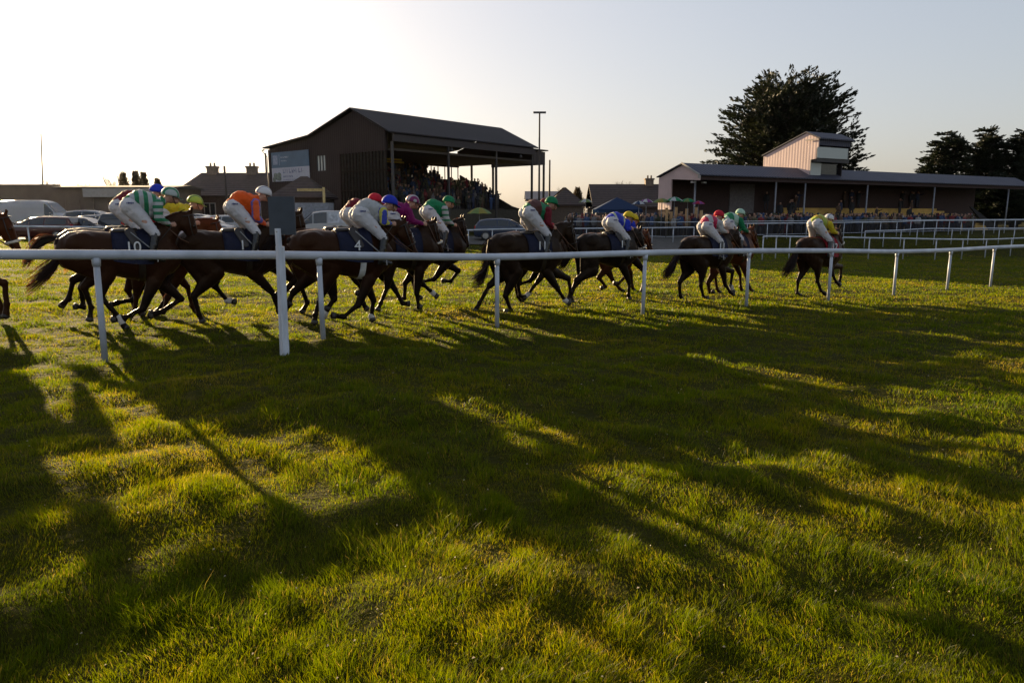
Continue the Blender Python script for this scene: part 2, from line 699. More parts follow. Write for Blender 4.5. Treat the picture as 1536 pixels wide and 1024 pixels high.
def make_rail(name, pts, H, rr, pr, label, group=None, mat=pvc, lean=None, step=None):
    """posts at plan points standing on the ground, one tubular rail over them"""
    P = [Vector((p[0], p[1], g1(p[0], p[1]))) for p in pts]
    c = P[len(P) // 2].copy()
    root = thing(name, c, 0, label, 'railing', group)
    tops = []
    for i, p in enumerate(P):
        h = H if not isinstance(H, (list, tuple)) else H[i]
        lx = random.gauss(0, .012)
        ly = random.gauss(0, .012)
        b = p - c
        tp = b + Vector((lx, ly, h - rr))
        m = MB()
        m.cyl(b - Vector((0, 0, .1)), tp - Vector((0, 0, rr * .2)), pr, pr * .95, 12)
        m.cyl(tp - Vector((0, 0, rr * 2.4)), tp - Vector((0, 0, rr * .6)), pr * 1.15, pr * 1.4, 12)
        m.build('post', mat, root, True)
        tops.append(tp)
    # smooth curve through tops
    fine = []
    for i in range(len(tops) - 1):
        p0, p1, p2, p3 = tops[max(i - 1, 0)], tops[i], tops[i + 1], tops[min(i + 2, len(tops) - 1)]
        for k in range(6):
            t = k / 6
            fine.append(.5 * ((2 * p1) + (p2 - p0) * t + (2 * p0 - 5 * p1 + 4 * p2 - p3) * t * t + (3 * p1 - p0 - 3 * p2 + p3) * t ** 3))
    fine.append(tops[-1])
    m = MB()
    m.tube(fine, rr, 14)
    m.build('rail', mat, root, True)
    if rr > .05:
        for i in range(1, len(tops) - 1):   # sleeve joints
            m = MB()
            d = (tops[i + 1] - tops[i - 1]).normalized()
            q = tops[i] + d * .35
            m.cyl(q - d * .07, q + d * .07, rr * 1.035, None, 14, caps=False)
            m.build('joint_sleeve', mat, root, True)
    return root


base_pts = [(-4.93, 8.71), (-2.71, 10.38), (-.25, 12.15), (2.55, 14.2), (5.19, 16.14), (7.83, 18.07), (10.45, 20.0), (13.01, 21.88), (15.5, 23.72)]
rail_pts = [(-9.5, 5.45), (-7.2, 7.08)] + base_pts + [(18.1, 25.6), (20.7, 27.5), (23.3, 29.4)]
def zat(x, y, py):
    """height at plan point (x,y) that shows on photo row py"""
    k = -(py - 512) / F
    return EYE.z + y * (k * CT - ST) / (CT + k * ST)


rail_rows = [(-2000, 381.5), (0, 381.5), (157, 382), (484, 383), (746, 385.5), (860, 382.5), (967, 379.5), (1119, 376.5), (1241, 376), (1341, 377.5), (1420, 375.5), (1487, 371.5), (1560, 368.5), (1800, 366)]


def row_at(x, y):
    px = 768 + F * x / (y * CT + .45 * ST)
    for a, b in zip(rail_rows, rail_rows[1:]):
        if px <= b[0]:
            return a[1] + (b[1] - a[1]) * (px - a[0]) / (b[0] - a[0])
    return rail_rows[-1][1]


make_rail('running_rail', rail_pts, [zat(x, y, row_at(x, y)) - g1(x, y) + .058 for x, y in rail_pts], .058, .038,
          'nearest thick white plastic running rail crossing the whole picture', 'white running rails')


def px_rail(pix, H, name, label, rr=.045, pr=.033, mat=pvc, extra=()):
    pts = [(G(*p).x, G(*p).y) for p in pix]
    return make_rail(name, pts + list(extra), H, rr, pr, label, 'white running rails', mat)


def interp(pix, n):
    """n points equally spaced in plan along the ground polyline seen at pix"""
    P = [Vector((G(*p).x, G(*p).y)) for p in pix]
    L = [0]
    for a, b in zip(P, P[1:]):
        L.append(L[-1] + (b - a).length)
    out = []
    for i in range(n):
        s_ = L[-1] * i / (n - 1)
        for k in range(len(P) - 1):
            if s_ <= L[k + 1] + 1e-6:
                out.append(tuple(P[k] + (P[k + 1] - P[k]) * ((s_ - L[k]) / (L[k + 1] - L[k]))))
                break
    return out


make_rail('running_rail', interp([(-90, 377), (83, 375), (721, 370), (880, 367), (1040, 364)], 27), 1.12, .045, .033,
          'thin white far side rail in front of the parked cars and tarmac', 'white running rails')
px_rail([(1143, 390), (1163, 388), (1183, 388), (1222, 388), (1262, 388), (1302, 389), (1354, 389), (1402, 390), (1442, 389), (1477, 387), (1515, 384), (1555, 381)],
        1.3, 'running_rail', 'far side white rail of the bend, directly beyond the leading horse')
px_rail([(1296, 372), (1324, 371), (1350, 370), (1374, 368), (1400, 367), (1426, 367), (1451, 367), (1475, 366), (1497, 366), (1519, 366), (1541, 365)],
        1.25, 'running_rail', 'short wavy white rail between the bend rail and the spectator enclosure rail', .045, .03)
make_rail('running_rail', interp([(1058, 360), (1130, 359), (1240, 357), (1340, 355), (1456, 351), (1536, 349)], 22), 1.2, .042, .03,
          'white enclosure rail right in front of the packed spectators', 'white running rails')

# sign post with dark board
p = G(427, 533)
t = thing('marker_post', p, 0, 'leaning white wooden post carrying a slate grey board above the near rail', 'marker post')
m = MB()
lean = Matrix.Rotation(math.radians(-3.2), 4, 'Y')
m.box((0, 0, .7), (.105, .075, 1.46), M4=lean.to_3x3()) if False else None
b0, b1 = Vector((0, 0, -.1)), Vector((.015, 0, 1.38))
m.cyl(b0, b1, .062, .056, 4)
m.cyl(b1 - Vector((.012, 0, .06)), Vector((-.002, 0, 1.60)), .040, .038, 4)
m.build('post', M('white_painted_timber', (.55, .57, .62), rough=.6, var=.2, scale=5, stretch=(4, 4, .6)), t)
m = MB()
m.box((.03, .10, 1.755), (.325, .03, .47))
m.box((.03, .125, 1.60), (.30, .02, .04))
m.build('board', M('slate_board', (.045, .055, .07), rough=.6, var=.2, scale=4), t)
m = MB()
for bx_, bz_ in ((-.012, 1.56), (.0, 1.30)):
    m.cyl((bx_ + .01, -.045, bz_), (bx_ + .01, .1, bz_), .008, None, 8)
m.build('bolt', M('dull_steel', (.3, .3, .3), rough=.4, metal=.8), t)


# ------------------------------------------------------------------ horses
def ik(a, c, l1, l2, sgn):
    """joint between a and c (x,z) with bone lengths l1,l2; sgn picks the bend side"""
    dx, dz = c[0] - a[0], c[1] - a[1]
    d = math.hypot(dx, dz)
    if d > l1 + l2 - .005:
        k = l1 / (l1 + l2)
        return (a[0] + dx * k, a[1] + dz * k)
    d = max(d, abs(l1 - l2) + .01)
    k = (l1 * l1 - l2 * l2 + d * d) / (2 * d)
    h = math.sqrt(max(l1 * l1 - k * k, 0))
    ux, uz = dx / d, dz / d
    return (a[0] + ux * k - uz * h * sgn, a[1] + uz * k + ux * h * sgn)


def capsule(mb, a, b, ra, rb, ys=1.0, n=14):
    """tapered limb with round ends; flattened sideways by ys"""
    a, b = Vector(a), Vector(b)
    d = b - a
    L = d.length
    if L < 1e-4:
        mb.ell(a, (ra, ra * ys, ra)); return
    dn = d / L
    up = Vector((0, 1, 0))
    e1 = up.cross(dn)
    if e1.length < .2:
        e1 = Vector((1, 0, 0)).cross(dn)
    e1.normalize()
    e2 = dn.cross(e1)
    vs, K = [], 0
    st = [(-1, 0), (-.86, .5), (-.5, .86), (0, 1)]
    rings = [(a + dn * ra * s_, ra * c_) for s_, c_ in st[1:]] + [(b + dn * rb * -s_, rb * c_) for s_, c_ in reversed(st[1:])]
    for p, r in rings:
        for k in range(n):
            t = 2 * PI * k / n
            vs.append(p + e1 * math.cos(t) * r + e2 * math.sin(t) * r * ys)
    vs += [a - dn * ra, b + dn * rb]
    fs = []
    R = len(rings)
    for i in range(R - 1):
        for k in range(n):
            fs.append((i * n + k, i * n + (k + 1) % n, (i + 1) * n + (k + 1) % n, (i + 1) * n + k))
    for k in range(n):
        fs.append((R * n, (k + 1) % n, k))
        fs.append((R * n + 1, (R - 1) * n + k, (R - 1) * n + (k + 1) % n))
    mb.add(vs, fs)


def coat(name, col, leg=(.006, .004, .0035), rough=.42):
    """short glossy coat, legs and points darker as on a bay"""
    m, n, b = nmat(name)
    L = n.links
    tc = n.nodes.new('ShaderNodeTexCoord')
    sx = n.nodes.new('ShaderNodeSeparateXYZ')
    L.new(tc.outputs['Object'], sx.inputs[0])
    no = n.nodes.new('ShaderNodeTexNoise'); no.inputs['Scale'].default_value = 7
    L.new(tc.outputs['Object'], no.inputs[0])
    ad = n.nodes.new('ShaderNodeMath'); ad.operation = 'MULTIPLY_ADD'; ad.inputs[1].default_value = .25
    L.new(no.outputs[0], ad.inputs[0]); L.new(sx.outputs[2], ad.inputs[2])
    mr = n.nodes.new('ShaderNodeMapRange')
    mr.inputs[1].default_value = .62; mr.inputs[2].default_value = .95
    L.new(ad.outputs[0], mr.inputs[0])
    mx = n.nodes.new('ShaderNodeMix'); mx.data_type = 'RGBA'
    mx.inputs[6].default_value = (*leg, 1); mx.inputs[7].default_value = (*col, 1)
    L.new(mr.outputs[0], mx.inputs[0])
    L.new(mx.outputs[2], b.inputs['Base Color'])
    b.inputs['Roughness'].default_value = rough
    b.inputs['Specular IOR Level'].default_value = .14
    b.inputs['Specular Tint'].default_value = (1, .72, .5, 1)
    b.inputs['Sheen Weight'].default_value = .06
    b.inputs['Sheen Roughness'].default_value = .35
    b.inputs['Sheen Tint'].default_value = (1, .5, .25, 1)
    n3 = n.nodes.new('ShaderNodeTexNoise'); n3.inputs['Scale'].default_value = 22
    L.new(tc.outputs['Object'], n3.inputs[0])
    bp = n.nodes.new('ShaderNodeBump'); bp.inputs['Strength'].default_value = .25; bp.inputs['Distance'].default_value = .02
    L.new(n3.outputs[0], bp.inputs['Height']); L.new(bp.outputs[0], b.inputs['Normal'])
    return m


COATS = {
    'bay': coat('bay_coat', (.026, .009, .004)),
    'dark': coat('dark_bay_coat', (.012, .006, .0035)),
    'brown': coat('brown_coat', (.017, .007, .0035)),
    'chestnut': coat('chestnut_coat', (.060, .016, .005), (.03, .010, .004)),
    'black': coat('near_black_coat', (.008, .005, .004)),
}


def hair_mat(name, col, tcol):
    m = leaf_mat(name, col, tuple(c * 1.5 for c in col), .3, tcol, 8)
    return m


HAIR_D = hair_mat('dark_horsehair', (.010, .006, .005), (.16, .055, .02))
HAIR_C = hair_mat('chestnut_horsehair', (.10, .035, .012), (.55, .2, .07))
leather = M('dark_leather', (.02, .012, .008), rough=.45, var=.2)
leather_tan = M('brown_leather', (.10, .04, .018), rough=.5, var=.2)
cloth_navy = cloth('navy_saddle_cloth', (.012, .014, .035))
cloth_red = cloth('red_saddle_cloth', (.30, .012, .02))
fleece = M('white_fleece', (.62, .56, .48), rough=.95, var=.15, scale=30, bump=1, bscale=60)
white_web = M('white_webbing', (.7, .7, .7), rough=.6)
hoofm = M('hoof_horn', (.035, .028, .022), rough=.5)


def frame_of(px0, pyg, head):
    O = G(px0, pyg)
    h = math.radians(head)
    Fv = Vector((math.cos(h), math.sin(h), 0))
    Lv = Vector((-math.sin(h), math.cos(h), 0))
    return O, Fv, Lv


def local(fr, px, py, lat=0.0):
    """where the sight line through a photo position meets the animal's own lengthwise plane"""
    O, Fv, Lv = fr
    d = ray(px, py)
    P0 = O + Lv * lat
    t = (P0 - EYE).dot(Lv) / d.dot(Lv)
    P = EYE + d * t
    return ((P - O).dot(Fv), P.z - O.z)


DEF = {'hn': [(-.72, .55), (-.95, .26), (-1.02, .14)], 'hf': [(-.42, .48), (-.32, .14), (-.22, .01)],
       'fn': [(.72, .66), (.52, .42), (.40, .36)], 'ff': [(.55, .48), (.60, .14), (.66, .01)]}


def make_horse(nm, px0, pyg, legs, poll, nose, tail, coatk, label, head=32, num=None, cloth_m=None, extras=(), dz=0.0, hl=None, socks=()):
    fr = frame_of(px0, pyg, head)
    O, Fv, Lv = fr
    root = thing('horse', O, math.radians(head), label, 'racehorse', 'racehorses galloping past in the race')
    cm = COATS[coatk]
    hair = HAIR_C if coatk == 'chestnut' else HAIR_D
    mb = MB()
    mb.loft([(a_, b_ - .06, *c_) for a_, b_, *c_ in [(-.885, 1.27, .10, .06, 1, 0), (-.82, 1.275, .22, .15, 1, 0), (-.70, 1.29, .29, .215, 1, 0), (-.50, 1.30, .315, .262, 1, 0),
             (-.28, 1.27, .32, .265, 1, 0), (-.05, 1.225, .345, .285, 1, 0), (.18, 1.195, .375, .29, 1, 0), (.40, 1.195, .395, .262, 1, 0),
             (.55, 1.205, .375, .225, 1, 0), (.68, 1.215, .305, .20, 1, .1), (.78, 1.20, .20, .14, 1, .1), (.85, 1.19, .08, .07, 1, 0)]], 24)
    mb.ell((.30, 0, 1.46), (.26, .075, .10))          # withers
    mb.ell((-.52, .13, 1.34), (.26, .13, .18)); mb.ell((-.52, -.13, 1.34), (.26, .13, .18))   # croup muscles
    # neck and head
    if hl:
        pl, ns = hl
    else:
        pl, ns = local(fr, *poll), local(fr, *nose)
    b0 = (.50, 1.31)
    dx, dz_ = pl[0] - b0[0], pl[1] - b0[1]
    ln = math.hypot(dx, dz_)
    if ln > 1.12:
        k = 1.12 / ln
        pl2 = (b0[0] + dx * k, b0[1] + dz_ * k)
        ns = (ns[0] + pl2[0] - pl[0], ns[1] + pl2[1] - pl[1]); pl = pl2
    dx, dz_ = pl[0] - b0[0], pl[1] - b0[1]
    ln = math.hypot(dx, dz_)
    nx, nz = -dz_ / ln, dx / ln
    secs = []
    for t, rz, ry, bow in ((0, .285, .155, 0), (.2, .245, .135, .025), (.42, .195, .108, .05), (.65, .155, .085, .055), (.85, .125, .072, .03), (1.0, .10, .062, -.02)):
        secs.append((b0[0] + dx * t + nx * bow, b0[1] + dz_ * t + nz * bow, rz, ry, dx, dz_))
    mb.loft(secs, 20)
    hx, hz = ns[0] - pl[0], ns[1] - pl[1]
    hn_ = math.hypot(hx, hz)
    k = .62 / hn_
    hx, hz = hx * k, hz * k
    ns = (pl[0] + hx, pl[1] + hz)
    ux, uz = hx / .62, hz / .62
    qx, qz = -uz, ux           # forehead side
    def hp(t, o=0.0, y=0.0):
        return Vector((pl[0] + hx * t + qx * o, y, pl[1] + hz * t + qz * o))
    hs = []
    for t, rz, ry, o in ((-.09, .06, .055, -.01), (0, .095, .078, -.015), (.15, .125, .088, -.03), (.32, .128, .085, -.035), (.5, .095, .066, -.02),
                         (.68, .072, .052, -.008), (.84, .066, .050, -.004), (.95, .062, .048, -.006), (1.03, .035, .03, -.012)):
        c = hp(t, o)
        hs.append((c.x, c.z, rz, ry, ux, uz))
    mb.loft(hs, 18)
    for s_ in (-1, 1):
        mb.ell(hp(.30, .045, s_ * .072), (.035, .025, .03))           # brow
        mb.ell(hp(.24, -.08, s_ * .055), (.10, .035, .09))            # jowl
        mb.ell(hp(.95, .012, s_ * .038), (.03, .02, .03))             # nostril rim
        e0 = hp(-.03, .055, s_ * .048)
        e1 = e0 + Vector((-ux * .11 + qx * .05, s_ * .02, -uz * .11 + qz * .05))
        em = (e0 + e1) / 2 + Vector((-ux * .01, 0, -uz * .01))
        capsule(mb, e0, em, .026, .030, .7, 8)
        capsule(mb, em, e1, .030, .012, .6, 8)
    feet = []
    for key in ('hn', 'hf', 'fn', 'ff'):
        lat = (-.125 if key[1] == 'n' else .125)
        if legs and key in legs:
            J = [local(fr, a, b, lat) for a, b in legs[key]]
        else:
            J = list(DEF[key])
        J = [(a, max(b, .02 if i == 2 else .06)) for i, (a, b) in enumerate(J)]
        hind = key[0] == 'h'
        # keep cannon and pastern at anatomical length
        def lim(a, b, lo, hi):
            dx, dz = b[0] - a[0], b[1] - a[1]
            l = math.hypot(dx, dz) or .01
            l2 = min(max(l, lo), hi)
            return (a[0] + dx / l * l2, a[1] + dz / l * l2)
        top = (-.56, 1.13) if hind else (.56, 1.06)
        maxl = .92 if hind else .82
        J[0] = lim(top, J[0], .40, maxl)
        J[1] = lim(J[0], J[1], .33, .46) if hind else lim(J[0], J[1], .27, .36)
        J[2] = lim(J[1], J[2], .12, .19)
        zmin = min(j[1] for j in J)
        if zmin < .015:
            J[2] = (J[2][0], .02)
        y = lat
        if hind:
            st = ik(top, J[0], .40, .50, 1)
            if st[0] < (top[0] + J[0][0]) / 2:
                st = ik(top, J[0], .40, .50, -1)
            capsule(mb, (top[0], y * .95, top[1]), (st[0], y * 1.15, st[1]), .235, .150, .52)
            capsule(mb, (top[0] - .12, y * .9, top[1] + .02), ((st[0] * .5 + J[0][0] * .5) - .02, y, (st[1] + J[0][1]) / 2 + .03), .19, .085, .5)
            capsule(mb, (st[0], y * 1.15, st[1]), (J[0][0], y, J[0][1]), .150, .062, .60)
            mb.ell((J[0][0], y, J[0][1]), (.064, .046, .072))
            dxk, dzk = st[0] - J[0][0], st[1] - J[0][1]
            l = math.hypot(dxk, dzk)
            capsule(mb, (J[0][0] - .035, y, J[0][1] + .02), (J[0][0] + dxk / l * .2 - .045, y, J[0][1] + dzk / l * .2), .026, .03, .7)
            r1, r2 = .046, .039
        else:
            el = ik(top, J[0], .34, .46, 1)
            if el[0] > (top[0] + J[0][0]) / 2:
                el = ik(top, J[0], .34, .46, -1)
            capsule(mb, (top[0], y * .95, top[1]), (el[0], y, el[1]), .185, .110, .55)
            capsule(mb, (el[0], y, el[1]), (J[0][0], y, J[0][1]), .115, .056, .68)
            mb.ell((J[0][0], y, J[0][1]), (.057, .046, .066))
            r1, r2 = .043, .036
        capsule(mb, (J[0][0], y, J[0][1]), (J[1][0], y, J[1][1]), r1, r2, .8)
        mb.ell((J[1][0], y, J[1][1]), (.052, .044, .054))
        pe = (J[1][0] * .35 + J[2][0] * .65, J[1][1] * .35 + J[2][1] * .65)
        capsule(mb, (J[1][0], y, J[1][1]), (pe[0], y, pe[1]), .040, .042, .85)
        capsule(mb, (pe[0], y, pe[1]), (J[2][0], y, max(J[2][1], .035)), .048, .054, .95)
        feet.append((J[1], J[2], pe, y))
    me = remesh(mb, 'horse_body', cm, .019, 4, (.008, 5, 5, 3.5))
    body = link('body', me, root)
    # white socks
    for q in socks:
        a, b, pe, y = feet[q]
        m = MB()
        capsule(m, (a[0], y, a[1]), (pe[0], y, pe[1]), .056, .050, .85)
        m.build('white_sock', M('white_hair', (.5, .46, .42), rough=.8), root, True)
    # hooves
    for (a, b, pe, y) in feet:
        m = MB()
        dv = Vector((b[0] - pe[0], 0, b[1] - pe[1])).normalized()
        e = Vector((b[0], y, max(b[1], .035)))
        q = dv.to_track_quat('Z', 'Y').to_matrix()
        m.cyl(e - dv * .035, e + dv * .028, .050, .060, 14)
        m.build('hoof', hoofm, root, True)
    # tail
    r = random.Random(sum(map(ord, nm)))
    if tail:
        tp = [(-.86, 1.41)] + [local(fr, a, b) for a, b in tail]
        if len(tp) == 2:
            tp.insert(1, ((tp[0][0] + tp[1][0]) / 2 - .06, (tp[0][1] + tp[1][1]) / 2 + .10))
    else:
        tp = [(-.86, 1.41), (-1.08, 1.32), (-1.32, .98)]
    tpv = [Vector((a, 0, b)) for a, b in tp]
    tpv[0] = Vector((-.84, 0, 1.39))
    m = MB()
    def bez(t):
        k = len(tpv) - 1
        f_ = min(t * k, k - 1e-6)
        i = int(f_)
        u = f_ - i
        p0, p1, p2, p3 = tpv[max(i - 1, 0)], tpv[i], tpv[i + 1], tpv[min(i + 2, k)]
        return .5 * ((2 * p1) + (p2 - p0) * u + (2 * p0 - 5 * p1 + 4 * p2 - p3) * u * u + (3 * p1 - p0 - 3 * p2 + p3) * u ** 3)
    for k in range(300):
        o = Vector((0, r.gauss(0, 1), r.gauss(0, 1)))
        L_ = r.uniform(.72, 1.06)
        w = r.uniform(.006, .013)
        pts = []
        for j in range(7):
            t = j / 6 * L_
            sp = .012 + .085 * min(t * 1.3, 1) ** 1.1
            q = bez(min(t, 1)) + o * sp * .72 + Vector((-.05, 0, -.02)) * max(t - .95, 0) * 8
            pts.append(q + Vector((0, r.gauss(0, .004), r.gauss(0, .006))))
        wv = Vector((r.gauss(0, 1), r.gauss(0, 1), r.gauss(0, 1))).normalized()
        vs = []
        for j, q in enumerate(pts):
            ww = w * (1 - .75 * j / 6)
            vs += [q - wv * ww, q + wv * ww]
        m.add(vs, [(2 * j, 2 * j + 1, 2 * j + 3, 2 * j + 2) for j in range(6)])
    capsule(m, tpv[0], bez(.3), .045, .03, 1, 8)
    m.build('tail', hair, root)
    # mane along the crest
    m = MB()
    for k in range(150):
        t = r.uniform(.12, 1.05)
        rr_ = .25 * (1 - t) + .10 * t
        bow = .05 * math.sin(PI * min(t, 1))
        c = Vector((b0[0] + dx * t + nx * (rr_ + bow - .012), r.uniform(-.02, .02), b0[1] + dz_ * t + nz * (rr_ + bow - .012)))
        d = Vector((nx * .5 - dx / ln * .75, -r.uniform(-.3, .8), nz * .5 - dz_ / ln * .75)).normalized()
        l = r.uniform(.05, .12)
        e = c + d * l + Vector((0, 0, -.02))
        wv = Vector((dx / ln, 0, dz_ / ln)) * r.uniform(.008, .016)
        m.add([c - wv, c + wv, e + wv * .3, e - wv * .3], [(0, 1, 2, 3)])
    for k in range(14):
        c = hp(r.uniform(-.02, .02), .075, r.uniform(-.03, .03))
        e = hp(r.uniform(.12, .22), .09, r.uniform(-.05, .05))
        wv = Vector((0, .01, 0))
        m.add([c - wv, c + wv, e + wv * .4, e - wv * .4], [(0, 1, 2, 3)])
    m.build('mane', hair, root)
    # eyes
    m = MB()
    for s_ in (-1, 1):
        m.ell(hp(.315, .035, s_ * .083), (.019, .012, .019), 10, 7)
    m.build('eye', M('dark_eye', (.01, .006, .004), rough=.08), root, True)
    # bridle
    m = MB()
    def ring(t, rz, ry, o, r_=.009):
        pts = []
        for k in range(17):
            a = 2 * PI * k / 16
            pts.append(hp(t, o + math.cos(a) * rz, math.sin(a) * ry))
        m.tube(pts, r_, 6)
    ring(.60, .093, .068, -.014)
    ring(.02, .115, .093, -.015)
    for s_ in (-1, 1):
        m.tube([hp(.02, .0, s_ * .094), hp(.35, -.02, s_ * .095), hp(.6, -.02, s_ * .069), hp(.82, -.03, s_ * .056)], .008, 6)
    m.build('bridle', leather, root, True)
    if 'noseband' in extras:
        m = MB()
        ring(.64, .098, .075, -.012, .022)
        m.build('fleece_noseband', fleece, root, True)
    # girth, saddle cloth, saddle
    def shell(x0, x1, a0, a1, off, nx_=8, na=16):
        """cloth lying on the barrel between two angles from the spine"""
        SX = [(-.28, 1.21, .32, .265), (-.05, 1.165, .345, .285), (.18, 1.135, .375, .29), (.40, 1.135, .395, .262), (.55, 1.145, .375, .225)]
        def sec(x):
            for p, q in zip(SX, SX[1:]):
                if x <= q[0]:
                    u = max((x - p[0]) / (q[0] - p[0]), 0)
                    return [p[i] + (q[i] - p[i]) * u for i in range(4)]
            return SX[-1]
        vs = []
        for i in range(nx_ + 1):
            x = x0 + (x1 - x0) * i / nx_
            _, zc, rz, ry = sec(x)
            for k in range(na + 1):
                a = a0 + (a1 - a0) * k / na
                vs.append((x, math.sin(a) * (ry + off), zc + math.cos(a) * (rz + off) + (.02 if abs(a) < .35 and x > .1 else 0)))
        n0 = len(vs)
        for i in range(nx_ + 1):
            x = x0 + (x1 - x0) * i / nx_
            _, zc, rz, ry = sec(x)
            for k in range(na + 1):
                a = a0 + (a1 - a0) * k / na
                vs.append((x, math.sin(a) * (ry + off - .012), zc + math.cos(a) * (rz + off - .012)))
        w_ = na + 1
        fs = []
        for i in range(nx_):
            for k in range(na):
                q = (i * w_ + k, (i + 1) * w_ + k, (i + 1) * w_ + k + 1, i * w_ + k + 1)
                fs.append(q); fs.append(tuple(n0 + j for j in reversed(q)))
        bd = [k for k in range(w_)] + [i * w_ + na for i in range(1, nx_ + 1)] + [nx_ * w_ + k for k in range(na - 1, -1, -1)] + [i * w_ for i in range(nx_ - 1, 0, -1)]
        for a_, b_ in zip(bd, bd[1:] + bd[:1]):
            fs.append((a_, n0 + a_, n0 + b_, b_))
        mm = MB(); mm.add(vs, fs)
        return mm
    sc = shell(-.14, .42, -1.85, 1.85, .026).build('saddle_cloth', cloth_m or cloth_navy, root, True)
    if num:
        tc = bpy.data.curves.new('number', 'FONT')
        tc.body = num
        tc.size = .23
        tc.extrude = .004
        tc.align_x = 'CENTER'
        tc.materials.append(white_web)
        tmp = link('tmp_text', tc)
        dg = bpy.context.evaluated_depsgraph_get()
        dg.update()
        tme = bpy.data.meshes.new_from_object(tmp.evaluated_get(dg))
        bpy.data.objects.remove(tmp)
        for s_ in (-1, 1):
            to = link('number', tme, sc)
            to.rotation_euler = (PI / 2, 0, 0 if s_ < 0 else PI)
            to.location = (.14, s_ * .335, 1.22)
    shell(.20, .30, -3.05, 3.05, .014, 2, 30).build('girth', white_web if 'whitegirth' in extras else leather, root, True)
    m = MB()
    capsule(m, (-.08, 0, 1.53), (.22, 0, 1.54), .045, .04, 2.6)
    for s_ in (-1, 1):
        capsule(m, (.12, s_ * .20, 1.52), (.20, s_ * .31, 1.30), .075, .05, .22)
    m.build('saddle', leather_tan if coatk == 'chestnut' else leather, root, True)
    m = MB()
    for s_ in (-1, 1):
        hnd = Vector((.62, s_ * .10, 1.63))
        m.tube([hp(.84, -.02, s_ * .058), (hp(.84, -.02, s_ * .058) + hnd) / 2 + Vector((0, s_ * .03, -.05)), hnd], .008, 6)
    m.build('reins', leather_tan, root, True)
    return fr, root


# ------------------------------------------------------------------ jockeys
skin = M('skin', (.42, .22, .15), rough=.5, var=.1)
white_br = cloth('white_breeches', (.60, .58, .59))
boot_m = M('black_boot', (.012, .011, .011), rough=.25, var=.2)
mark_m = M('dark_blue_print', (.03, .04, .16), rough=.7)
glove_m = skin


